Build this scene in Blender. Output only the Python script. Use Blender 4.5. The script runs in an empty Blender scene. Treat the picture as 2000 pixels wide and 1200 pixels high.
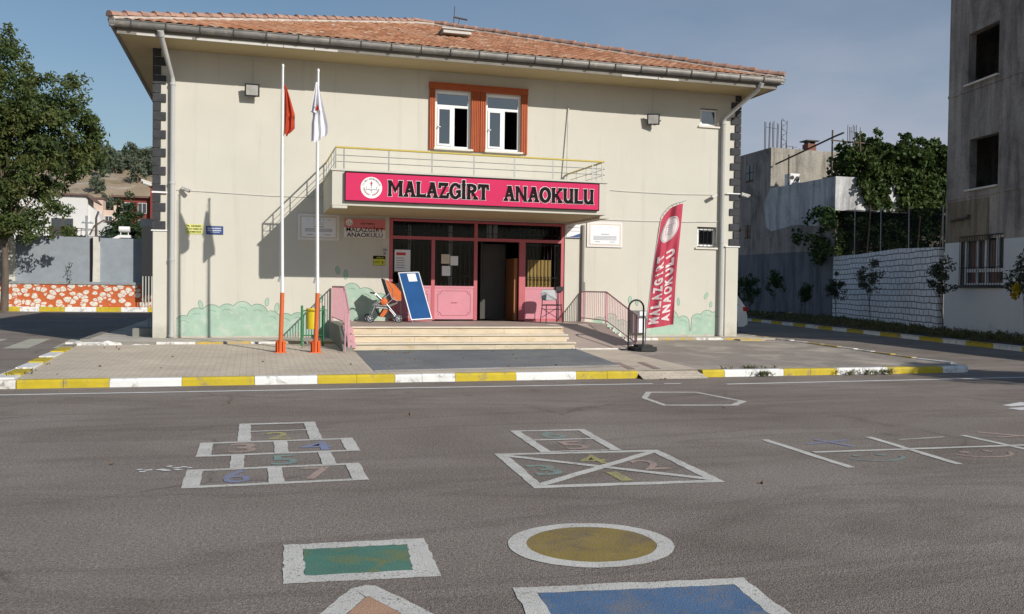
import bpy, bmesh, math, random
import numpy as np
from mathutils import Vector, Matrix
PI = math.pi
random.seed(7); rng = np.random.default_rng(7)
sc = bpy.context.scene
col = sc.collection

# ---------------- camera ----------------
F_PX, YAW, PITCH, ROLL, CAMZ = 1740.0, math.radians(16.2), math.radians(1.3), math.radians(.77), 1.6
fw = Vector((math.sin(YAW)*math.cos(PITCH), math.cos(YAW)*math.cos(PITCH), -math.sin(PITCH)))
rt0 = Vector((math.cos(YAW), -math.sin(YAW), 0)); up0 = rt0.cross(fw)
rt = rt0*math.cos(ROLL)+up0*math.sin(ROLL); up = -rt0*math.sin(ROLL)+up0*math.cos(ROLL)
cam_d = bpy.data.cameras.new('camera'); cam = bpy.data.objects.new('camera', cam_d); col.objects.link(cam)
M = Matrix((rt, up, -fw)).transposed().to_4x4(); M.translation = (0, 0, CAMZ)
cam.matrix_world = M
cam_d.sensor_width = 36; cam_d.lens = F_PX/2000*36; cam_d.clip_end = 3000; cam_d.clip_start = .05
sc.camera = cam
# ---------------- light ----------------
SUN = Vector((.57, -1.0, .59)).normalized()
w = bpy.data.worlds.new('World'); sc.world = w; w.use_nodes = True
nt = w.node_tree; nt.nodes.clear()
out = nt.nodes.new('ShaderNodeOutputWorld'); bg = nt.nodes.new('ShaderNodeBackground')
sky = nt.nodes.new('ShaderNodeTexSky'); sky.sky_type = 'NISHITA'; sky.sun_disc = False
sky.sun_elevation = math.asin(SUN.z); sky.sun_rotation = math.atan2(SUN.x, SUN.y)
sky.air_density = 1.25; sky.dust_density = .5; sky.ozone_density = 3.6
bg.inputs['Strength'].default_value = .082
# thin clouds low in the sky, placed by direction
tc = nt.nodes.new('ShaderNodeTexCoord'); mp = nt.nodes.new('ShaderNodeMapping'); mp.inputs['Scale'].default_value = (1.6, 1.6, 4.5)
mp.inputs['Location'].default_value = (.35, .1, .2)
nz = nt.nodes.new('ShaderNodeTexNoise'); nz.inputs['Scale'].default_value = 1.6; nz.inputs['Detail'].default_value = 6; nz.inputs['Roughness'].default_value = .52
rp = nt.nodes.new('ShaderNodeValToRGB'); rp.color_ramp.elements[0].position = .28; rp.color_ramp.elements[1].position = .62
mixc = nt.nodes.new('ShaderNodeMixRGB'); mixc.inputs['Color2'].default_value = (5.3, 5.6, 6.8, 1)
sepd = nt.nodes.new('ShaderNodeSeparateXYZ'); lowm = nt.nodes.new('ShaderNodeMapRange')
lowm.inputs['From Min'].default_value = .42; lowm.inputs['From Max'].default_value = .10
xm = nt.nodes.new('ShaderNodeMapRange'); xm.inputs['From Min'].default_value = .05; xm.inputs['From Max'].default_value = .55
xm.inputs['To Min'].default_value = .15
m1 = nt.nodes.new('ShaderNodeMath'); m1.operation = 'MULTIPLY'; m2 = nt.nodes.new('ShaderNodeMath'); m2.operation = 'MULTIPLY'
m3 = nt.nodes.new('ShaderNodeMath'); m3.operation = 'MULTIPLY'; m3.inputs[1].default_value = 1.0
L = nt.links.new
L(tc.outputs['Generated'], mp.inputs['Vector']); L(mp.outputs[0], nz.inputs['Vector']); L(nz.outputs['Fac'], rp.inputs[0])
L(tc.outputs['Generated'], sepd.inputs[0]); L(sepd.outputs['Z'], lowm.inputs['Value']); L(sepd.outputs['X'], xm.inputs['Value'])
L(rp.outputs[0], m1.inputs[0]); L(lowm.outputs[0], m1.inputs[1]); L(m1.outputs[0], m2.inputs[0]); L(xm.outputs[0], m2.inputs[1]); L(m2.outputs[0], m3.inputs[0])
L(sky.outputs[0], mixc.inputs['Color1']); L(m3.outputs[0], mixc.inputs['Fac']); L(mixc.outputs[0], bg.inputs['Color']); L(bg.outputs[0], out.inputs[0])
sd = bpy.data.lights.new('sun', 'SUN'); sd.energy = 4.2; sd.angle = math.radians(.5); sd.color = (1, .955, .88)
so = bpy.data.objects.new('sun', sd); col.objects.link(so)
so.rotation_euler = (-SUN).to_track_quat('-Z', 'Y').to_euler()
sc.view_settings.view_transform = 'Standard'; sc.view_settings.look = 'None'; sc.view_settings.exposure = 0; sc.view_settings.gamma = 1
sc.render.resolution_x = 1024; sc.render.resolution_y = 614

# ---------------- materials ----------------
def newmat(name):
    m = bpy.data.materials.new(name); m.use_nodes = True
    n = m.node_tree; b = n.nodes['Principled BSDF']; return m, n, b
def c4(c): return (c[0], c[1], c[2], 1)
def sp(b, k, v):
    if k in b.inputs: b.inputs[k].default_value = v
_tc = {}
def coords(n, scale=(1, 1, 1), rot=(0, 0, 0)):
    t = n.nodes.new('ShaderNodeTexCoord'); m = n.nodes.new('ShaderNodeMapping')
    m.inputs['Scale'].default_value = scale; m.inputs['Rotation'].default_value = rot
    n.links.new(t.outputs['Object'], m.inputs['Vector']); return m.outputs[0]
def noise(n, vec, scale, detail=5, rough=.55, dist=0):
    t = n.nodes.new('ShaderNodeTexNoise'); t.inputs['Scale'].default_value = scale; t.inputs['Detail'].default_value = detail
    t.inputs['Roughness'].default_value = rough; t.inputs['Distortion'].default_value = dist
    n.links.new(vec, t.inputs['Vector']); return t.outputs['Fac']
def ramp(n, fac, stops):
    r = n.nodes.new('ShaderNodeValToRGB'); e = r.color_ramp.elements
    while len(e) < len(stops): e.new(.5)
    for q, (p, c) in zip(e, stops): q.position = p; q.color = c4(c) if len(c) == 3 else c
    n.links.new(fac, r.inputs[0]); return r.outputs[0]
def mix(n, fac, a, b, mode='MIX'):
    m = n.nodes.new('ShaderNodeMixRGB'); m.blend_type = mode
    for s, v in ((m.inputs[0], fac), (m.inputs[1], a), (m.inputs[2], b)):
        if isinstance(v, (int, float)): s.default_value = v
        elif isinstance(v, tuple): s.default_value = c4(v)
        else: n.links.new(v, s)
    return m.outputs[0]
def bump(n, b, h, strength=.3, dist=.01):
    k = n.nodes.new('ShaderNodeBump'); k.inputs['Strength'].default_value = strength; k.inputs['Distance'].default_value = dist
    n.links.new(h, k.inputs['Height']); n.links.new(k.outputs[0], b.inputs['Normal'])
def mth(n, op, a, b=0.0):
    m = n.nodes.new('ShaderNodeMath'); m.operation = op
    for s, v in ((m.inputs[0], a), (m.inputs[1], b)):
        if isinstance(v, (int, float)): s.default_value = v
        else: n.links.new(v, s)
    return m.outputs[0]
def sepxyz(n, vec):
    s = n.nodes.new('ShaderNodeSeparateXYZ'); n.links.new(vec, s.inputs[0]); return s.outputs
def pm(name, c, rough=.75, var=.12, scale=2.5, bs=0, bsc=60, metal=0, c2=None, cov=.5, spec=.4, stretch=(1, 1, 1), grain=0):
    """painted / plain surface with slow mottling, optional second colour patches, grain and bump"""
    m, n, b = newmat(name); v = coords(n, stretch)
    lo = tuple(x*(1-var) for x in c); hi = tuple(min(1, x*(1+var)) for x in c)
    k = ramp(n, noise(n, v, scale, 6, .6), [(.3, lo), (.7, hi)])
    if c2: k = mix(n, ramp(n, noise(n, v, scale*1.7, 8, .65, .4), [(cov-.06, (0, 0, 0)), (cov+.06, (1, 1, 1))]), k, c2)
    if grain:
        k = mix(n, grain, k, ramp(n, noise(n, v, 160, 2, .6), [(.3, (0, 0, 0)), (.7, (1, 1, 1))]), 'OVERLAY')
    n.links.new(k, b.inputs['Base Color']); b.inputs['Roughness'].default_value = rough; b.inputs['Metallic'].default_value = metal
    sp(b, 'Specular IOR Level', spec)
    if bs: bump(n, b, noise(n, v, bsc, 4, .6), bs, .01)
    return m

def asphalt_nodes(n):
    v = coords(n)
    big = noise(n, v, .35, 6, .62, .6)
    base = ramp(n, big, [(.25, (.285, .24, .208)), (.55, (.35, .302, .266)), (.8, (.43, .378, .338))])
    # tide lines left by puddles and rolled seams
    vs = coords(n, (.16, .8, 1))
    t = noise(n, vs, 1.1, 5, .55, .9)
    line = ramp(n, t, [(.44, (1, 1, 1)), (.485, (.66, .64, .62)), (.50, (.80, .79, .78)), (.56, (1, 1, 1))])
    base = mix(n, .5, base, line, 'MULTIPLY')
    patch = ramp(n, noise(n, coords(n, (.3, .55, 1)), .9, 5, .6, .4), [(.4, (.86, .85, .84)), (.6, (1.0, 1.0, 1.0))])
    base = mix(n, 1, base, patch, 'MULTIPLY')
    vo = n.nodes.new('ShaderNodeTexVoronoi'); vo.inputs['Scale'].default_value = 110; n.links.new(v, vo.inputs['Vector'])
    spk = ramp(n, vo.outputs['Distance'], [(.0, (1.5, 1.45, 1.4)), (.28, (1, 1, 1)), (.62, (.62, .62, .62))])
    base = mix(n, .8, base, spk, 'MULTIPLY')
    g = ramp(n, noise(n, v, 45, 3, .7), [(.33, (.62, .62, .62)), (.66, (1.35, 1.33, 1.3))])
    base = mix(n, .85, base, g, 'MULTIPLY')
    ck = n.nodes.new('ShaderNodeTexVoronoi'); ck.feature = 'DISTANCE_TO_EDGE'; ck.inputs['Scale'].default_value = .33
    wn2 = n.nodes.new('ShaderNodeTexNoise'); wn2.inputs['Scale'].default_value = 1.3; wn2.inputs['Detail'].default_value = 7; n.links.new(v, wn2.inputs['Vector'])
    wv = n.nodes.new('ShaderNodeMixRGB'); wv.inputs[0].default_value = .32; n.links.new(v, wv.inputs[1]); n.links.new(wn2.outputs['Color'], wv.inputs[2]); n.links.new(wv.outputs[0], ck.inputs['Vector'])
    crk = mth(n, 'MULTIPLY', ramp(n, ck.outputs['Distance'], [(.0, (1, 1, 1)), (.006, (0, 0, 0))]), ramp(n, noise(n, v, .5, 3, .5), [(.50, (0, 0, 0)), (.56, (1, 1, 1))]))
    base = mix(n, mth(n, 'MULTIPLY', crk, .45), base, (.07, .06, .055))
    sv = n.nodes.new('ShaderNodeTexVoronoi'); sv.inputs['Scale'].default_value = .9; n.links.new(wv.outputs[0], sv.inputs['Vector'])
    spot = ramp(n, sv.outputs['Distance'], [(.03, (.72, .71, .70)), (.09, (1, 1, 1))]); base = mix(n, .8, base, spot, 'MULTIPLY')
    return v, base, vo.outputs['Distance']
def asphalt():
    m, n, b = newmat('asphalt'); v, base, d = asphalt_nodes(n)
    n.links.new(base, b.inputs['Base Color']); b.inputs['Roughness'].default_value = .88; sp(b, 'Specular IOR Level', .25)
    bump(n, b, mth(n, 'SUBTRACT', noise(n, v, 60, 4, .7), d), .55, .008); return m
def road_paint(name, c, wear=.5, tint=None):
    m, n, b = newmat(name); v, base, d = asphalt_nodes(n)
    f = ramp(n, mth(n, 'ADD', mth(n, 'MULTIPLY', noise(n, v, 55, 4, .75), .75), mth(n, 'MULTIPLY', noise(n, v, 2.2, 5, .6), .25)), [(wear-.09, (0, 0, 0)), (wear+.03, (1, 1, 1))])
    cc = ramp(n, noise(n, v, 3, 5, .6), [(.3, tuple(x*.8 for x in c)), (.7, c)])
    if tint: cc = mix(n, ramp(n, noise(n, v, 4, 5, .6, .5), [(.50, (0, 0, 0)), (.68, (1, 1, 1))]), cc, tint)
    n.links.new(mix(n, f, base, cc), b.inputs['Base Color']); b.inputs['Roughness'].default_value = .8; sp(b, 'Specular IOR Level', .25)
    bump(n, b, mth(n, 'SUBTRACT', noise(n, v, 60, 4, .7), d), .4, .006); return m
def pavers(name, c1, c2, mortar, rot=0, bw=.21, rh=.105, dirt=None, cov=.55):
    m, n, b = newmat(name); v = coords(n, (1, 1, 1), (0, 0, rot))
    t = n.nodes.new('ShaderNodeTexBrick'); n.links.new(v, t.inputs['Vector'])
    t.inputs['Scale'].default_value = 1; t.inputs['Brick Width'].default_value = bw; t.inputs['Row Height'].default_value = rh
    t.inputs['Mortar Size'].default_value = .006; t.inputs['Mortar Smooth'].default_value = .2
    t.inputs['Color1'].default_value = c4(c1); t.inputs['Color2'].default_value = c4(c2); t.inputs['Mortar'].default_value = c4(mortar)
    k = mix(n, .8, t.outputs['Color'], ramp(n, noise(n, v, .8, 6, .65, .3), [(.3, (.78, .77, .76)), (.7, (1.12, 1.1, 1.08))]), 'MULTIPLY')
    if dirt: k = mix(n, ramp(n, noise(n, v, .9, 6, .6, .5), [(cov-.12, (0, 0, 0)), (cov+.12, (.85, .85, .85))]), k, dirt)
    k = mix(n, .7, k, ramp(n, noise(n, v, 70, 3, .7), [(.3, (.72, .72, .72)), (.7, (1.25, 1.25, 1.25))]), 'MULTIPLY')
    n.links.new(k, b.inputs['Base Color']); b.inputs['Roughness'].default_value = .85; sp(b, 'Specular IOR Level', .25)
    bump(n, b, mth(n, 'SUBTRACT', noise(n, v, 50, 3, .6), mth(n, 'MULTIPLY', t.outputs['Fac'], 2)), .5, .006); return m
def plaster(name, c, stain, foot=None, cov=.62):
    """rendered wall: slow mottling, vertical rain streaks, dirt near the foot"""
    m, n, b = newmat(name); v = coords(n)
    k = ramp(n, noise(n, v, .8, 6, .6), [(.3, tuple(x*.95 for x in c)), (.7, tuple(x*1.03 for x in c))])
    st = noise(n, coords(n, (2.6, 2.6, .16)), 1.5, 6, .6, .3)
    k = mix(n, ramp(n, st, [(cov-.04, (0, 0, 0)), (cov+.14, (.7, .7, .7))]), k, stain)
    if foot:
        z = sepxyz(n, v)[2]
        fm = mth(n, 'ADD', mth(n, 'MULTIPLY', z, -.9), mth(n, 'MULTIPLY', noise(n, v, 3, 6, .65), 1.1))
        k = mix(n, ramp(n, fm, [(.15, (0, 0, 0)), (.75, (.75, .75, .75))]), k, foot)
    k = mix(n, .35, k, ramp(n, noise(n, v, 90, 3, .7), [(.3, (.8, .8, .8)), (.7, (1.2, 1.2, 1.2))]), 'MULTIPLY')
    n.links.new(k, b.inputs['Base Color']); b.inputs['Roughness'].default_value = .9; sp(b, 'Specular IOR Level', .2)
    bump(n, b, noise(n, v, 70, 5, .65), .25, .006); return m
def concrete(name, c, dark, warm, s=.5):
    m, n, b = newmat(name); v = coords(n)
    k = ramp(n, noise(n, v, s, 8, .68, .6), [(.28, dark), (.5, c), (.72, warm)])
    k = mix(n, .85, k, ramp(n, noise(n, coords(n, (1.6, 1.6, .22)), 1.2, 7, .66, .4), [(.36, (.5, .5, .5)), (.56, (1.05, 1.05, 1.05))]), 'MULTIPLY')
    k = mix(n, .6, k, ramp(n, noise(n, v, 12, 5, .7), [(.3, (.7, .7, .7)), (.7, (1.25, 1.25, 1.25))]), 'MULTIPLY')
    n.links.new(k, b.inputs['Base Color']); b.inputs['Roughness'].default_value = .95; sp(b, 'Specular IOR Level', .15)
    bump(n, b, noise(n, v, 9, 8, .7), .6, .03); return m
def glass(name, tint=(.55, .6, .62), refl=.35, clear=.5):
    m, n, b = newmat(name); n.nodes.remove(b)
    o = n.nodes['Material Output']; g = n.nodes.new('ShaderNodeBsdfGlossy'); g.inputs['Roughness'].default_value = .04; g.inputs['Color'].default_value = (.9, .93, .95, 1)
    t = n.nodes.new('ShaderNodeBsdfTransparent'); t.inputs['Color'].default_value = c4(tint)
    lw = n.nodes.new('ShaderNodeLayerWeight'); lw.inputs['Blend'].default_value = .25
    mr = n.nodes.new('ShaderNodeMapRange'); mr.inputs['To Min'].default_value = refl*.35; mr.inputs['To Max'].default_value = min(1, refl*2)
    s = n.nodes.new('ShaderNodeMixShader'); n.links.new(lw.outputs['Fresnel'], mr.inputs['Value']); n.links.new(mr.outputs[0], s.inputs[0])
    n.links.new(t.outputs[0], s.inputs[1]); n.links.new(g.outputs[0], s.inputs[2]); n.links.new(s.outputs[0], o.inputs['Surface']); return m
def leafmat(name, cols, trans=.35, scale=.9):
    m, n, b = newmat(name); v = coords(n)
    k = ramp(n, noise(n, v, scale, 4, .6), [(.3, cols[0]), (.52, cols[1]), (.74, cols[2])])
    k = mix(n, .9, k, ramp(n, noise(n, v, scale*9, 2, .5), [(.3, (.55, .6, .55)), (.7, (1.45, 1.4, 1.3))]), 'MULTIPLY')
    n.links.new(k, b.inputs['Base Color']); b.inputs['Roughness'].default_value = .6; sp(b, 'Specular IOR Level', .3)
    t = n.nodes.new('ShaderNodeBsdfTranslucent'); n.links.new(k, t.inputs['Color'])
    s = n.nodes.new('ShaderNodeMixShader'); s.inputs[0].default_value = trans
    o = n.nodes['Material Output']; n.links.new(b.outputs[0], s.inputs[1]); n.links.new(t.outputs[0], s.inputs[2]); n.links.new(s.outputs[0], o.inputs['Surface']); return m
def tilemat():
    m, n, b = newmat('clay_roof_tile'); v = coords(n)
    t = n.nodes.new('ShaderNodeTexVoronoi'); t.inputs['Scale'].default_value = 1
    vv = coords(n, (4.6, 2.9, .01)); n.links.new(vv, t.inputs['Vector']); t.inputs['Randomness'].default_value = .15
    k = ramp(n, sepxyz(n, t.outputs['Color'])[0], [(.1, (.27, .125, .07)), (.5, (.37, .175, .10)), (.85, (.43, .23, .14)), (1, (.45, .33, .24))])
    k = mix(n, ramp(n, noise(n, v, .5, 5, .6), [(.45, (0, 0, 0)), (.7, (.5, .5, .5))]), k, (.38, .24, .165))
    k = mix(n, .8, k, ramp(n, noise(n, v, 14, 4, .7), [(.3, (.68, .66, .64)), (.7, (1.25, 1.25, 1.25))]), 'MULTIPLY')
    n.links.new(k, b.inputs['Base Color']); b.inputs['Roughness'].default_value = .9; sp(b, 'Specular IOR Level', .2); return m
def stonewall():
    m, n, b = newmat('whitewashed_stones_in_orange_mortar'); v = coords(n, (1, .3, 1.25))
    w0 = n.nodes.new('ShaderNodeTexNoise'); w0.inputs['Scale'].default_value = 2; n.links.new(v, w0.inputs['Vector'])
    vv = n.nodes.new('ShaderNodeMixRGB'); vv.inputs[0].default_value = .16; n.links.new(v, vv.inputs[1]); n.links.new(w0.outputs['Color'], vv.inputs[2])
    t = n.nodes.new('ShaderNodeTexVoronoi'); t.feature = 'DISTANCE_TO_EDGE'; t.inputs['Scale'].default_value = 3.4; n.links.new(vv.outputs[0], t.inputs['Vector'])
    t2 = n.nodes.new('ShaderNodeTexVoronoi'); t2.inputs['Scale'].default_value = 3.4; n.links.new(vv.outputs[0], t2.inputs['Vector'])
    thr = mth(n, 'SUBTRACT', mth(n, 'MULTIPLY', t.outputs['Distance'], .8), mth(n, 'MULTIPLY', mth(n, 'MAXIMUM', mth(n, 'SUBTRACT', t2.outputs['Distance'], .46), 0.0), 1.3))
    f = ramp(n, thr, [(.030, (0, 0, 0)), (.048, (1, 1, 1))])
    st = mix(n, ramp(n, noise(n, v, 7, 6, .7), [(.42, (0, 0, 0)), (.62, (.8, .8, .8))]), (.74, .70, .62), (.42, .38, .31))
    k = mix(n, f, (.50, .115, .035), st); n.links.new(k, b.inputs['Base Color']); b.inputs['Roughness'].default_value = .85
    bump(n, b, thr, .6, .05); return m
def blockwall():
    m, n, b = newmat('whitewashed_blocks'); v = coords(n)
    s = sepxyz(n, v); wv = n.nodes.new('ShaderNodeTexNoise'); wv.inputs['Scale'].default_value = .9; wv.inputs['Detail'].default_value = 4; n.links.new(v, wv.inputs['Vector'])
    ws = sepxyz(n, wv.outputs['Color'])
    cx = n.nodes.new('ShaderNodeCombineXYZ')
    n.links.new(mth(n, 'ADD', s[0], mth(n, 'MULTIPLY', ws[0], .35)), cx.inputs[0]); n.links.new(mth(n, 'ADD', s[2], mth(n, 'MULTIPLY', ws[1], .16)), cx.inputs[1])
    t = n.nodes.new('ShaderNodeTexBrick'); n.links.new(cx.outputs[0], t.inputs['Vector'])
    t.inputs['Scale'].default_value = 1; t.inputs['Brick Width'].default_value = .52; t.inputs['Row Height'].default_value = .255; t.inputs['Mortar Size'].default_value = .02; t.inputs['Mortar Smooth'].default_value = .1; t.inputs['Bias'].default_value = -.4
    t.squash = 1; t.offset = .45
    t.inputs['Color1'].default_value = c4((.84, .84, .86)); t.inputs['Color2'].default_value = c4((.72, .72, .75)); t.inputs['Mortar'].default_value = c4((.11, .11, .11))
    k = mix(n, .8, t.outputs['Color'], ramp(n, noise(n, v, 2.5, 6, .7), [(.3, (.72, .72, .72)), (.65, (1.08, 1.08, 1.08))]), 'MULTIPLY')
    n.links.new(k, b.inputs['Base Color']); b.inputs['Roughness'].default_value = .9
    bump(n, b, mth(n, 'SUBTRACT', noise(n, v, 12, 5, .7), mth(n, 'MULTIPLY', t.outputs['Fac'], 3)), .5, .02); return m

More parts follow.
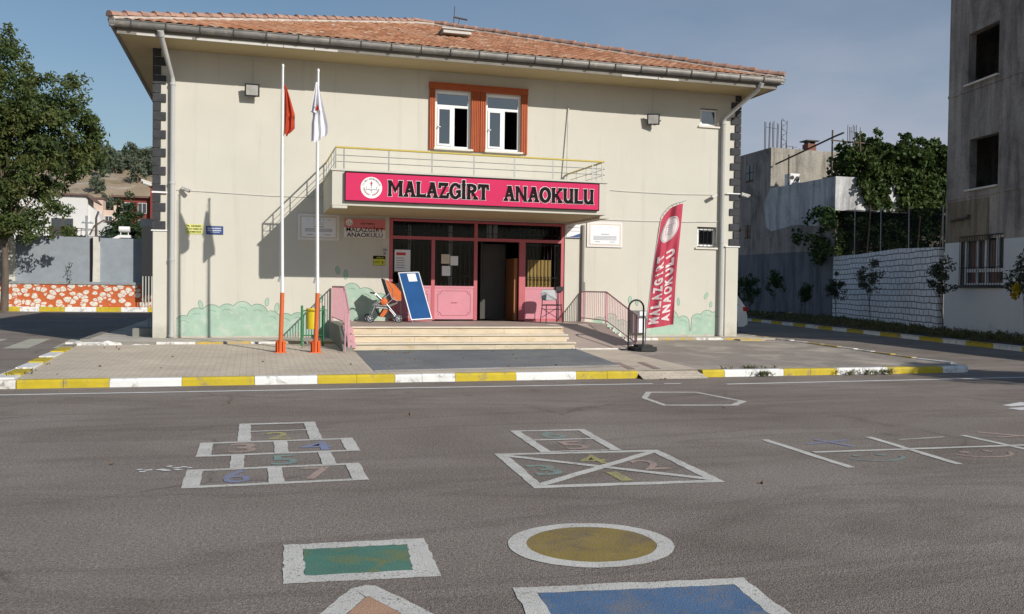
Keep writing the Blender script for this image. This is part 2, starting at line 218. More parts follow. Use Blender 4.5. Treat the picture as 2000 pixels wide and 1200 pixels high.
MT = dict(
 asphalt=asphalt(),
 pave=pavers('beige_block_paving', (.68, .60, .48), (.61, .53, .425), (.40, .34, .27), .0),
 pave_grey=pavers('dirty_grey_block_paving', (.36, .32, .28), (.33, .29, .255), (.22, .19, .17), 0, dirt=(.60, .52, .43), cov=.60),
 pave_blue=pavers('slate_blue_block_paving', (.225, .24, .25), (.195, .21, .225), (.12, .13, .14), 0, dirt=(.30, .285, .26), cov=.66),
 pave_white=pavers('worn_white_painted_paving', (.62, .58, .52), (.56, .52, .47), (.3, .27, .24), 0, dirt=(.34, .29, .25), cov=.62),
 pink_pave=pavers('worn_pink_painted_paving', (.42, .29, .25), (.38, .27, .23), (.2, .16, .13), 0, dirt=(.34, .28, .23), cov=.5),
 kerb_w=pm('white_kerb_paint', (.76, .76, .74), .6, .08, 3, .4, 30, c2=(.40, .37, .33), cov=.60),
 kerb_y=pm('yellow_kerb_paint', (.53, .40, .02), .6, .14, 3, .4, 30, c2=(.30, .25, .12), cov=.60),
 kerb_c=pm('bare_kerb_concrete', (.24, .22, .19), .9, .2, 3, .4, 30),
 kerb_old_y=pm('flaking_ochre_kerb_paint', (.50, .34, .06), .8, .2, 4, .4, 30, c2=(.38, .33, .27), cov=.5),
 kerb_old_w=pm('flaking_white_kerb_paint', (.70, .67, .62), .8, .15, 4, .6, 25, c2=(.30, .28, .25), cov=.58),
 cement=pm('cement_screed', (.52, .47, .40), .9, .15, 1.5, .3, 40, c2=(.30, .27, .23), cov=.6),
 road_w=road_paint('worn_white_road_paint', (.70, .68, .62), .45),
 road_w2=road_paint('thin_white_road_paint', (.80, .79, .76), .36),
 zebra=road_paint('faded_zebra_paint', (.56, .54, .44), .45),
 road_g=road_paint('worn_green_road_paint', (.10, .24, .18), .42, (.20, .22, .09)),
 road_y=road_paint('worn_ochre_road_paint', (.33, .24, .07), .44, (.20, .155, .085)),
 road_b=road_paint('worn_blue_road_paint', (.10, .195, .35), .46, (.19, .21, .25)),
 road_o=road_paint('worn_peach_road_paint', (.55, .33, .22), .42),
 ch_salmon=road_paint('faded_salmon_road_paint', (.56, .40, .34), .505),
 ch_blue=road_paint('faded_blue_road_paint', (.26, .31, .52), .505),
 ch_yel=road_paint('faded_yellow_road_paint', (.50, .46, .18), .505),
 ch_teal=road_paint('faded_teal_road_paint', (.24, .40, .36), .515),
 wall=plaster('cream_wall_render', (.60, .573, .495), (.49, .465, .40), (.36, .33, .275), .62),
 soffit=pm('ochre_soffit_render', (.46, .37, .21), .85, .06, 1),
 quoin=pm('dark_grey_quoin', (.045, .045, .05), .8, .25, 6, .3, 40),
 quoin_w=pm('pale_quoin_joint', (.66, .62, .54), .85, .08, 4),
 tile=tilemat(), mortar=pm('pale_ridge_mortar', (.50, .42, .36), .95, .25, 5, .5, 20),
 cap=pm('weathered_ridge_tile', (.40, .24, .18), .9, .3, 5, .3, 30, c2=(.17, .08, .06), cov=.62),
 zinc=pm('weathered_zinc_gutter', (.20, .19, .175), .55, .25, 3, .2, 30, metal=.5, c2=(.30, .27, .23), cov=.6),
 zinc_d=pm('gutter_joint', (.07, .065, .06), .7, .2),
 fascia=pm('grey_fascia_board', (.22, .20, .17), .8, .15, 3),
 whitestrip=pm('white_fascia_strip', (.56, .54, .50), .7, .1, 3),
 pipe=pm('grey_plastic_pipe', (.46, .46, .45), .45, .1, 2, stretch=(1, 1, .4)),
 pipe_d=pm('dark_grey_pipe', (.22, .21, .19), .6, .1, 2),
 orange=pm('orange_window_surround', (.40, .085, .022), .65, .1, 3),
 upvc=pm('white_window_plastic', (.80, .80, .79), .35, .03, 3),
 sillm=pm('pale_sill_stone', (.68, .64, .57), .7, .08, 4),
 glass=glass('window_glass', (.30, .34, .36), .5), glass_d=glass('door_glass', (.86, .88, .88), .016),
 pink=pm('pink_metal_paint', (.60, .24, .29), .55, .07, 2, c2=(.53, .25, .28), cov=.60),
 pink_d=pm('deep_pink_frame_paint', (.50, .12, .14), .5, .08, 2),
 pink_rail=pm('pale_pink_railing_paint', (.56, .30, .33), .55, .12, 8, c2=(.36, .2, .2), cov=.7),
 pinkline=pm('pressed_panel_groove', (.36, .10, .12), .6, .05),
 black=pm('black_iron', (.022, .022, .024), .5, .2, 8), blackrub=pm('black_rubber', (.03, .03, .031), .7, .25, 8, .2, 40),
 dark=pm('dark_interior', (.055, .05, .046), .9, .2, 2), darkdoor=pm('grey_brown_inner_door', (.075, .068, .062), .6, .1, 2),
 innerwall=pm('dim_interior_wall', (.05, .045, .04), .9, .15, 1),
 orange_door=pm('orange_brown_door_edge', (.33, .13, .05), .6, .1, 3),
 curtain=pm('ochre_curtain', (.52, .34, .11), .85, .15, 9, stretch=(2, 1, .2)),
 travertine=pm('beige_travertine_step', (.60, .50, .36), .55, .14, 3, .15, 30, c2=(.50, .37, .22), cov=.6, stretch=(.5, 1, 2)),
 travtop=pm('travertine_nosing', (.66, .58, .46), .5, .1, 3), terrace=pm('pinkish_terrace_slabs', (.42, .335, .29), .6, .12, 2, .1, 30),
 cheek=plaster('grey_green_stair_cheek', (.22, .23, .20), (.16, .16, .14), (.25, .22, .2)),
 tealstrip=pm('dark_teal_painted_strip', (.055, .115, .115), .75, .25, 5),
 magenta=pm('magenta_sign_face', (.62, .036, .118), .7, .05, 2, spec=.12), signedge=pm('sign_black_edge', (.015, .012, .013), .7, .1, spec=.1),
 signback=pm('sign_box_side', (.3, .29, .27), .5, .1), lettering=pm('black_lettering', (.018, .012, .013), .8, .05, spec=.08), white=pm('white_paint', (.80, .79, .77), .5, .03),
 redp=pm('red_print', (.58, .04, .04), .5, .05), greyp=pm('grey_print', (.28, .29, .31), .6, .1), signpink=pm('salmon_sign_print', (.66, .19, .20), .5, .08),
 signwhite=pm('white_sign_face', (.74, .70, .69), .5, .04), goldish=pm('pale_gold_moulding', (.62, .55, .43), .6, .06), paper=pm('white_paper', (.78, .78, .80), .6, .03),
 yel_sign=pm('pale_yellow_sign_face', (.66, .66, .22), .5, .05), blu_sign=pm('blue_sign_face', (.045, .085, .26), .4, .1), yelg=pm('yellow_green_sign_face', (.56, .56, .04), .5, .05),
 steel=pm('brushed_steel_rail', (.33, .33, .32), .35, .08, 8, metal=.7), gold=pm('yellow_rail_cover', (.58, .45, .10), .4, .1, 6),
 flagred=pm('red_flag_cloth', (.46, .055, .02), .8, .1, 4), flagwhite=pm('white_flag_cloth', (.72, .71, .75), .8, .05, 4),
 featherred=pm('crimson_banner_cloth', (.46, .05, .085), .75, .12, 2.5), featherwhite=pm('pale_banner_print', (.70, .60, .59), .75, .08, 3),
 pole_w=pm('white_pole_paint', (.80, .80, .79), .4, .06, 4), pole_o=pm('orange_pole_paint', (.60, .13, .035), .45, .1, 4), pole_r=pm('red_orange_foot_paint', (.72, .11, .015), .5, .1, 6),
 binyel=pm('yellow_bin_paint', (.66, .50, .015), .45, .1, 6, c2=(.50, .42, .13), cov=.62), green=pm('green_post_paint', (.035, .20, .07), .45, .1, 6),
 alu=pm('aluminium', (.50, .52, .55), .35, .06, 6, metal=.6), boardblue=pm('blue_felt_board', (.012, .075, .23), .9, .12, 2.5),
 orangecloth=pm('orange_stroller_cloth', (.58, .14, .035), .85, .12, 6), blackcloth=pm('black_stroller_cloth', (.03, .028, .028), .9, .2, 6), greycloth=pm('grey_stroller_cloth', (.18, .17, .14), .9, .2, 6),
 chairgrey=pm('silver_grey_chair_back', (.30, .31, .32), .45, .05, 4), seatblack=pm('black_seat', (.035, .03, .03), .6, .1),
 mural=pm('pale_green_mural_paint', (.36, .49, .39), .85, .12, 2.2, c2=(.47, .54, .45), cov=.58), mural_l=pm('mural_outline', (.20, .30, .25), .85, .15), mural_s=pm('mural_leaf_paint', (.36, .50, .40), .85, .1),
 lampbody=pm('floodlight_housing', (.17, .17, .16), .5, .1, 4), lampglass=pm('floodlight_lens', (.40, .39, .36), .2, .15, 10),
 boxgrey=pm('grey_cabinet', (.16, .155, .15), .6, .1), 
 conc=concrete('stained_grey_render', (.37, .33, .30), (.15, .13, .12), (.45, .39, .33), .45),
 conc2=concrete('rough_house_render', (.36, .33, .28), (.21, .19, .165), (.42, .37, .29), .7),
 conc_low=plaster('pale_grey_lower_paint', (.70, .70, .71), (.60, .60, .60), (.40, .39, .38), .62),
 conc_ochre=concrete('ochre_stained_render', (.30, .25, .18), (.20, .17, .13), (.34, .28, .21), .6),
 whitewash=concrete('patchy_whitewash', (.60, .60, .60), (.42, .41, .40), (.68, .68, .68), .8),
 darkwash=concrete('dark_grey_paint', (.20, .20, .215), (.15, .15, .16), (.22, .22, .235), .5),
 greypanel=pm('grey_painted_panel', (.27, .30, .33), .9, .1, 2, .3, 30), palepillar=pm('flaking_pale_pillar_paint', (.60, .58, .51), .9, .12, 3, .3, 30),
 coping=pm('grey_coping', (.26, .28, .29), .85, .15, 3), stones=stonewall(), blocks=blockwall(),
 bark=pm('brown_bark', (.13, .10, .075), .95, .3, 5, .8, 20, stretch=(1, 1, .3)), stem=pm('thin_grey_stem', (.14, .12, .095), .95, .2, 8),
 leaf_big=leafmat('mixed_green_leaves', [(.05, .09, .04), (.10, .135, .04), (.18, .165, .055)]),
 leaf_dark=leafmat('dark_green_leaves', [(.03, .06, .02), (.05, .09, .025), (.08, .12, .035)]),
 leaf_vine=leafmat('vine_leaves', [(.04, .075, .022), (.07, .11, .03), (.12, .14, .045)]),
 leaf_con=leafmat('conifer_needles', [(.03, .065, .03), (.05, .09, .035), (.08, .12, .04)]),
 leaf_sap=leafmat('dull_sapling_leaves', [(.05, .07, .045), (.08, .095, .06), (.12, .11, .06)]),
 leaf_yel=leafmat('yellowed_leaves', [(.42, .30, .02), (.55, .38, .02), (.5, .33, .03)]),
 leaf_hill=leafmat('grey_green_hill_foliage', [(.075, .10, .075), (.10, .125, .085), (.13, .15, .10)], .1, .2),  # muted grey-green leaf colours
 grass=leafmat('dry_dark_grass', [(.06, .085, .025), (.12, .115, .045), (.22, .17, .085)], .2, 2), deadleaf=pm('fallen_brown_leaves', (.20, .11, .055), .9, .4, 9),
 soil=pm('dark_soil', (.085, .065, .05), .95, .3, 2, .6, 15), hill=None,
 carwhite=pm('white_car_paint', (.78, .79, .80), .25, .02, 2, spec=.6), carglass=pm('dark_car_glass', (.02, .022, .025), .08, .1, spec=.8), taillight=pm('red_tail_lens', (.40, .012, .012), .2, .1, spec=.7),
 rust=pm('rusty_rebar', (.10, .075, .065), .8, .2, 6), brick=pm('red_brick', (.22, .10, .07), .9, .25, 8), net=None,
 housew=plaster('white_house_render', (.66, .65, .62), (.52, .50, .46)), housep=plaster('peach_apartment_render', (.62, .47, .38), (.5, .4, .33)), housered=plaster('brick_red_render', (.22, .055, .045), (.17, .05, .04)),
 winpane=pm('dark_far_window', (.05, .055, .065), .15, .2, 3, spec=.7), roofbrown=pm('brown_roof_edge', (.16, .10, .08), .9, .2), bronze=pm('dark_red_awning', (.14, .03, .03), .8, .1),
)
def hillmat():
    m, n, b = newmat('dry_hillside'); v = coords(n)
    k = ramp(n, noise(n, coords(n, (1, 1, 1)), .03, 8, .65, .5), [(.3, (.23, .185, .12)), (.5, (.33, .25, .165)), (.7, (.40, .32, .24))])
    rk = ramp(n, noise(n, coords(n, (1, 1, 3)), .12, 8, .75, .6), [(.54, (0, 0, 0)), (.62, (.8, .8, .8))])
    k = mix(n, rk, k, (.45, .40, .36)); k = mix(n, ramp(n, noise(n, v, .06, 7, .7), [(.55, (0, 0, 0)), (.65, (.7, .7, .7))]), k, (.13, .135, .08))
    n.links.new(k, b.inputs['Base Color']); b.inputs['Roughness'].default_value = 1; sp(b, 'Specular IOR Level', .1); return m
MT['hill'] = hillmat()
def netmat():
    m, n, b = newmat('dark_shade_net'); b.inputs['Base Color'].default_value = (.012, .017, .014, 1); b.inputs['Roughness'].default_value = 1; sp(b, 'Specular IOR Level', 0)
    t = n.nodes.new('ShaderNodeBsdfTransparent'); s = n.nodes.new('ShaderNodeMixShader'); s.inputs[0].default_value = .8
    n.links.new(t.outputs[0], s.inputs[1]); n.links.new(b.outputs[0], s.inputs[2]); n.links.new(s.outputs[0], n.nodes['Material Output'].inputs['Surface']); return m
MT['net'] = netmat()

# ---------------- object helpers ----------------
WM = {}
def tag(o, label=None, cat=None, group=None, kind=None):
    if label: o['label'] = label
    if cat: o['category'] = cat
    if group: o['group'] = group
    if kind: o['kind'] = kind
    return o
def thing(name, label, cat, loc=(0, 0, 0), rz=0, group=None):
    o = bpy.data.objects.new(name, None); col.objects.link(o); o.empty_display_size = .2
    o.location = loc; o.rotation_euler = (0, 0, rz)
    WM[o.name] = Matrix.Translation(Vector(loc)) @ Matrix.Rotation(rz, 4, 'Z')
    return tag(o, label, cat, group)
class MB:
    def __init__(s): s.v = []; s.f = []; s.m = []
    def face(s, pts, mi=0):
        k = len(s.v); s.v += [tuple(p) for p in pts]; s.f.append(tuple(range(k, k+len(pts)))); s.m.append(mi)
    def box(s, x0, y0, z0, x1, y1, z1, mi=0):
        if x0 > x1: x0, x1 = x1, x0
        if y0 > y1: y0, y1 = y1, y0
        if z0 > z1: z0, z1 = z1, z0
        k = len(s.v)
        s.v += [(x0, y0, z0), (x1, y0, z0), (x1, y1, z0), (x0, y1, z0), (x0, y0, z1), (x1, y0, z1), (x1, y1, z1), (x0, y1, z1)]
        for q in ((0, 3, 2, 1), (4, 5, 6, 7), (0, 1, 5, 4), (1, 2, 6, 5), (2, 3, 7, 6), (3, 0, 4, 7)):
            s.f.append(tuple(k+i for i in q)); s.m.append(mi)
        return s
    def bbox(s, x0, y0, z0, x1, y1, z1, r=.01, mi=0):
        """box with chamfered vertical and top edges"""
        k = len(s.v)
        def ring(z, e):
            return [(x0+r+e, y0+e, z), (x1-r-e, y0+e, z), (x1-e, y0+r+e, z), (x1-e, y1-r-e, z), (x1-r-e, y1-e, z), (x0+r+e, y1-e, z), (x0+e, y1-r-e, z), (x0+e, y0+r+e, z)]
        rs = [ring(z0, 0), ring(z1-r, 0), ring(z1, r)]
        for q in rs: s.v += q
        for j in range(2):
            for i in range(8): s.f.append((k+8*j+i, k+8*j+(i+1) % 8, k+8*j+8+(i+1) % 8, k+8*j+8+i)); s.m.append(mi)
        s.f.append(tuple(k+16+i for i in range(8))); s.m.append(mi); s.f.append(tuple(k+7-i for i in range(8))); s.m.append(mi)
        return s
    def tube(s, pts, r, n=8, mi=0, cap=True):
        pts = [Vector(p) for p in pts]
        rr = r if isinstance(r, (list, tuple)) else [r]*len(pts)
        k = len(s.v); prev = None
        for i, p in enumerate(pts):
            d = (pts[min(i+1, len(pts)-1)]-pts[max(i-1, 0)])
            d = d.normalized() if d.length > 1e-9 else Vector((0, 0, 1))
            if prev is None:
                a = d.cross(Vector((0, 0, 1)));  a = a if a.length > .05 else d.cross(Vector((0, 1, 0)))
            else:
                a = prev-d*prev.dot(d)
            a.normalize(); prev = a; b = d.cross(a)
            for j in range(n):
                t = 2*PI*j/n; s.v.append(tuple(p+(a*math.cos(t)+b*math.sin(t))*rr[i]))
        for i in range(len(pts)-1):
            for j in range(n):
                s.f.append((k+i*n+j, k+i*n+(j+1) % n, k+(i+1)*n+(j+1) % n, k+(i+1)*n+j)); s.m.append(mi)
        if cap:
            s.f.append(tuple(k+n-1-j for j in range(n))); s.m.append(mi)
            e = k+(len(pts)-1)*n; s.f.append(tuple(e+j for j in range(n))); s.m.append(mi)
        return s
    def lathe(s, c, prof, n=20, axis='z', mi=0):
        """prof: list of (radius, height) about the axis through c"""
        k = len(s.v); c = Vector(c)
        for r, h in prof:
            for j in range(n):
                t = 2*PI*j/n; a, b = r*math.cos(t), r*math.sin(t)
                p = {'z': (a, b, h), 'y': (a, h, b), 'x': (h, a, b)}[axis]; s.v.append(tuple(c+Vector(p)))
        for i in range(len(prof)-1):
            for j in range(n): s.f.append((k+i*n+j, k+i*n+(j+1) % n, k+(i+1)*n+(j+1) % n, k+(i+1)*n+j)); s.m.append(mi)
        s.f.append(tuple(k+n-1-j for j in range(n))); s.m.append(mi); e = k+(len(prof)-1)*n; s.f.append(tuple(e+j for j in range(n))); s.m.append(mi)
        return s
    def prism(s, poly, a, b, axis='y', mi=0):
        """extrude a polygon. axis y: poly=(x,z); axis z: poly=(x,y); axis x: poly=(y,z)"""
        f = {'y': lambda p, t: (p[0], t, p[1]), 'z': lambda p, t: (p[0], p[1], t), 'x': lambda p, t: (t, p[0], p[1])}[axis]
        k = len(s.v); n = len(poly)
        s.v += [f(p, a) for p in poly]+[f(p, b) for p in poly]
        s.f.append(tuple(range(k, k+n))); s.m.append(mi); s.f.append(tuple(k+2*n-1-i for i in range(n))); s.m.append(mi)
        for i in range(n): s.f.append((k+i, k+(i+1) % n, k+n+(i+1) % n, k+n+i)); s.m.append(mi)
        return s
    def grid(s, fn, nu, nv, mi=0):
        k = len(s.v)
        for j in range(nv+1):
            for i in range(nu+1): s.v.append(tuple(fn(i/nu, j/nv)))
        for j in range(nv):
            for i in range(nu):
                a = k+j*(nu+1)+i; s.f.append((a, a+1, a+nu+2, a+nu+1)); s.m.append(mi)
        return s
    def build(s, name, mats, parent=None, smooth=False, label=None, world=True, recalc=True):
        me = bpy.data.meshes.new(name)
        vs = s.v
        if parent is not None and world:
            mi = WM[parent.name].inverted(); vs = [tuple(mi @ Vector(p)) for p in vs]
        me.from_pydata(vs, [], s.f)
        if not isinstance(mats, (list, tuple)): mats = [mats]
        for m in mats: me.materials.append(MT[m] if isinstance(m, str) else m)
        if len(mats) > 1: me.polygons.foreach_set('material_index', s.m)
        if smooth: me.polygons.foreach_set('use_smooth', [True]*len(me.polygons))
        me.update()
        if recalc and len(s.f) < 60000:
            bm = bmesh.new(); bm.from_mesh(me); bmesh.ops.recalc_face_normals(bm, faces=bm.faces); bm.to_mesh(me); bm.free()
        if smooth:
            try: me.set_sharp_from_angle(angle=math.radians(40))
            except Exception: pass
        o = bpy.data.objects.new(name, me); col.objects.link(o)
        if parent is not None:
            o.parent = parent; WM[o.name] = WM[parent.name]
        else: WM[o.name] = Matrix.Identity(4)
        if label: o['label'] = label
        return o
def solo(mb, name, mats, label, cat, loc, group=None, smooth=False):
    """a thing that is one mesh, origin at its base"""
    mb.v = [(x-loc[0], y-loc[1], z-loc[2]) for x, y, z in mb.v]
    o = mb.build(name, mats, None, smooth); o.location = loc
    WM[o.name] = Matrix.Translation(Vector(loc))
    return tag(o, label, cat, group)
def struct(mb, name, mats, parent=None, label=None, smooth=False):
    o = mb.build(name, mats, parent, smooth, label)
    if parent is None: o['kind'] = 'structure'
    return o
def copy_thing(o, loc, rz=0, scale=None, label=None):
    c = o.copy(); col.objects.link(c); c.location = loc; c.rotation_euler = (0, 0, rz)
    if scale: c.scale = (scale,)*3 if isinstance(scale, (int, float)) else scale
    if label: c['label'] = label
    for ch in o.children:
        d = ch.copy(); col.objects.link(d); d.parent = c
    return c
def wall_holes(mb, O, u, n, u0, u1, z0, z1, holes, depth=.2, mi=0, mi_rev=0, band=None):
    """plane wall with real openings and reveals; n = outward normal. band: (z, index) lower part gets another material"""
    O = Vector(O); u = Vector(u); n = Vector(n); Z = Vector((0, 0, 1))
    P = lambda a, z, d=0: O+u*a+Z*z-n*d
    us = sorted({u0, u1, *[h[0] for h in holes], *[h[2] for h in holes]}); zs = {z0, z1, *[h[1] for h in holes], *[h[3] for h in holes]}
    if band: zs.add(band[0])
    zs = sorted(zs)
    for i in range(len(us)-1):
        for j in range(len(zs)-1):
            cu, cz = (us[i]+us[i+1])/2, (zs[j]+zs[j+1])/2
            if any(h[0] < cu < h[2] and h[1] < cz < h[3] for h in holes): continue
            k = band[1] if band and cz < band[0] else mi
            mb.face([P(us[i], zs[j]), P(us[i+1], zs[j]), P(us[i+1], zs[j+1]), P(us[i], zs[j+1])], k)
    for a, b, c, d in holes:
        for p, q in (((a, b), (a, d)), ((a, d), (c, d)), ((c, d), (c, b)), ((c, b), (a, b))):
            mb.face([P(*p), P(*q), P(*q, depth), P(*p, depth)], mi_rev)
def textmesh(s, size=1.0, bold=0.0, align='LEFT', spacing=1.0):
    """the built-in font as flat polygons: (list of (x,y), faces)"""
    cu = bpy.data.curves.new('tmp', 'FONT'); cu.body = s; cu.size = size; cu.offset = bold; cu.align_x = align; cu.space_character = spacing; cu.resolution_u = 3
    o = bpy.data.objects.new('tmp', cu); col.objects.link(o)
    dg = bpy.context.evaluated_depsgraph_get(); dg.update()
    me = bpy.data.meshes.new_from_object(o.evaluated_get(dg))
    v = [(p.co.x, p.co.y) for p in me.vertices]; f = [tuple(p.vertices) for p in me.polygons]
    bpy.data.objects.remove(o); bpy.data.curves.remove(cu); bpy.data.meshes.remove(me)
    return v, f
def put_text(mb, s, fn, width, height, bold=0.0, mi=0, align='LEFT'):
    """fit text into width x height and map (x,y) -> fn(x,y)"""
    v, f = textmesh(s, 1, bold)
    if not v: return
    x0 = min(p[0] for p in v); x1 = max(p[0] for p in v); y0 = min(p[1] for p in v); y1 = max(p[1] for p in v)
    k = len(mb.v); mb.v += [tuple(fn((p[0]-x0)/(x1-x0)*width, (p[1]-y0)/(y1-y0)*height)) for p in v]
    for q in f: mb.f.append(tuple(k+i for i in q)); mb.m.append(mi)
def leafcloud(centers, radii, per, size, aspect=.45, flat=1.0, droop=0, seed=1):
    r = np.random.default_rng(seed); n = len(centers)*per
    C = np.repeat(np.asarray(centers, float), per, 0); R = np.repeat(np.asarray(radii, float).reshape(-1, 1), per, 0)
    d = r.normal(size=(n, 3)); d /= np.linalg.norm(d, axis=1, keepdims=True); d *= (r.random((n, 1))**.45)*R; d[:, 2] *= flat
    P = C+d
    a = r.normal(size=(n, 3)); a[:, 2] -= droop; a /= np.linalg.norm(a, axis=1, keepdims=True)
    b = np.cross(a, r.normal(size=(n, 3))); b /= np.linalg.norm(b, axis=1, keepdims=True)
    s = size*(.6+.8*r.random((n, 1)))
    V = np.empty((n, 4, 3)); V[:, 0] = P-a*s*.5; V[:, 1] = P+b*s*aspect*.5-a*s*.05; V[:, 2] = P+a*s*.5; V[:, 3] = P-b*s*aspect*.5-a*s*.05
    return V.reshape(-1, 3)
def leafobj(name, V, mat, parent, world=True):
    me = bpy.data.meshes.new(name); n = len(V)//4
    if parent is not None and world:
        W = np.array(WM[parent.name].inverted()); V = V @ W[:3, :3].T+W[:3, 3]
    me.vertices.add(len(V)); me.vertices.foreach_set('co', V.astype(np.float32).ravel())
    me.loops.add(n*4); me.loops.foreach_set('vertex_index', np.arange(n*4, dtype=np.int32))
    me.polygons.add(n); me.polygons.foreach_set('loop_start', np.arange(0, n*4, 4, dtype=np.int32))
    me.polygons.foreach_set('loop_total', np.full(n, 4, dtype=np.int32))
    me.materials.append(MT[mat]); me.update(); me.validate()
    o = bpy.data.objects.new(name, me); col.objects.link(o)
    if parent is not None: o.parent = parent; WM[o.name] = WM[parent.name]
    else: WM[o.name] = Matrix.Identity(4)
    return o
def pave_z(y):  # the forecourt rises towards the school
    return float(np.interp(y, [14.3, 18.7, 20.3, 22.4], [.115, .22, .255, .285]))

# =====================================================================
# GROUND
# =====================================================================
g = MB()
g.grid(lambda a, b: (-1200+2400*a, -600+2400*b, 0), 24, 24)
ground = struct(g, 'asphalt_ground', 'asphalt')
# ---- painted markings (thin paint sheets lying on the asphalt) ----
def band(mb, p, q, w, z=.004, mi=0, w2=None):
    p = Vector((*p, 0)); q = Vector((*q, 0)); d = (q-p).normalized(); n = Vector((-d.y, d.x, 0)); w2 = w2 or w
    L_ = (q-p).length; k = max(1, int(L_/.12)); A = []; B = []
    for i in range(k+1):
        t = i/k; c = p.lerp(q, t); ww = w+(w2-w)*t
        j = random.uniform(-.006, .006) if 0 < i < k else 0
        A.append(c+n*(ww/2+j)+Vector((0, 0, z))); B.append(c-n*(ww/2+random.uniform(-.006, .006))+Vector((0, 0, z)))
    for i in range(k): mb.face([B[i], B[i+1], A[i+1], A[i]], mi)
def ring_frame(mb, outer, inner, z=.004, mi=0):
    n = len(outer); K = 14; cx = sum(p[0] for p in outer)/n; cy = sum(p[1] for p in outer)/n; jo = [random.uniform(-.008, .008) for _ in range(n*K)]; ji = [random.uniform(-.008, .008) for _ in range(n*K)]
    for i in range(n):
        j = (i+1) % n
        def l2(P, J, q):
            a, b, t = q//K % n, (q//K+1) % n, (q % K)/K; x = P[a][0]+(P[b][0]-P[a][0])*t; y = P[a][1]+(P[b][1]-P[a][1])*t; d = math.hypot(x-cx, y-cy); e = J[q % (n*K)]
            return (x+(x-cx)/d*e, y+(y-cy)/d*e, z)
        for s_ in range(K): q = i*K+s_; mb.face([l2(outer, jo, q), l2(outer, jo, q+1), l2(inner, ji, q+1), l2(inner, ji, q)], mi)
        continue
        for s_ in range(K):
            t0, t1 = s_/K, (s_+1)/K
            l = lambda P, a, b, t: (P[a][0]+(P[b][0]-P[a][0])*t, P[a][1]+(P[b][1]-P[a][1])*t, z)
            mb.face([l(outer, i, j, t0), l(outer, i, j, t1), l(inner, i, j, t1), l(inner, i, j, t0)], mi)
def fill(mb, poly, z=.003, mi=0): mb.face([(x, y, z) for x, y in poly], mi)
# edge line parallel to the kerb
m = MB(); band(m, (-9, 13.9), (6.46, 13.69), .10); band(m, (6.66, 13.67), (6.95, 13.63), .10); band(m, (7.7, 13.42), (14.3, 13.58), .11)
struct(m, 'road_edge_line', 'road_w2', ground, 'thin white edge line painted in front of the kerb')
m = MB(); band(m, (-4.05, 14.4), (-4.07, 23.0), .13)
struct(m, 'road_edge_line', 'road_w2', ground, 'thin white line painted beside the left kerb')
m = MB()
for x in (-4.55, -5.6, -6.65, -7.7, -8.75):
    m.face([(x-.25+.25, 23.2, .004), (x+.27+.25, 23.2, .004), (x+.27, 27.0, .004), (x-.25, 27.0, .004)])
struct(m, 'zebra_crossing', 'zebra', ground, 'faded cream zebra stripes on the side road')
m = MB(); hx = [(5.45, 11.93), (5.85, 12.63), (6.64, 12.49), (6.80, 11.28), (6.42, 10.9), (5.39, 11.09)]
cx_, cy_ = sum(p[0] for p in hx)/6, sum(p[1] for p in hx)/6
ring_frame(m, hx, [(cx_+(x-cx_)*.87, cy_+(y-cy_)*.87) for x, y in hx]); struct(m, 'hexagon_marking', 'road_w', ground, 'white hexagon outline painted near the kerb')
# left hopscotch
m = MB(); W = .085
def rect(x0, y0, x1, y1, wv=.13, wh=.075):
    band(m, (x0, y0+wh/2), (x1, y0+wh/2), wh, .004); band(m, (x0, y1-wh/2), (x1, y1-wh/2), wh, .0045); band(m, (x0+wv/2, y0), (x0+wv/2, y1), wv, .005); band(m, (x1-wv/2, y0), (x1-wv/2, y1), wv, .0055)
rect(-.53, 7.30, .92, 8.02); band(m, (.19, 7.32), (.19, 8.0), .12, .006)
band(m, (-.13, 8.0), (-.13, 8.62), .12, .0062); band(m, (.66, 8.0), (.66, 8.62), .12, .0062)
rect(-.50, 8.60, 1.0, 9.35); band(m, (.27, 8.62), (.27, 9.33), .13, .006)
band(m, (-.08, 9.33), (-.08, 10.5), .13, .0062); band(m, (.63, 9.33), (.63, 10.5), .13, .0062); band(m, (-.14, 10.47), (.69, 10.47), .10, .0068); band(m, (-.1, 9.95), (.65, 9.95), .05, .0068)
struct(m, 'hopscotch_grid', 'road_w', ground, 'white hopscotch outline painted left of centre')
def gtext(s, x, y, wx, wy, mat, nm='painted_number'):
    m = MB(); put_text(m, s, lambda a, b: (x+a, y+b, .004), wx, wy, .012); struct(m, nm, mat, ground)
gtext('6', -.23, 7.42, .22, .5, 'ch_blue'); gtext('7', .40, 7.42, .26, .5, 'ch_salmon'); gtext('5', .16, 8.08, .24, .46, 'ch_teal')
gtext('3', -.22, 8.74, .26, .5, 'ch_salmon'); gtext('4', .46, 8.72, .30, .5, 'ch_blue'); gtext('2', .14, 9.42, .24, .46, 'ch_yel')
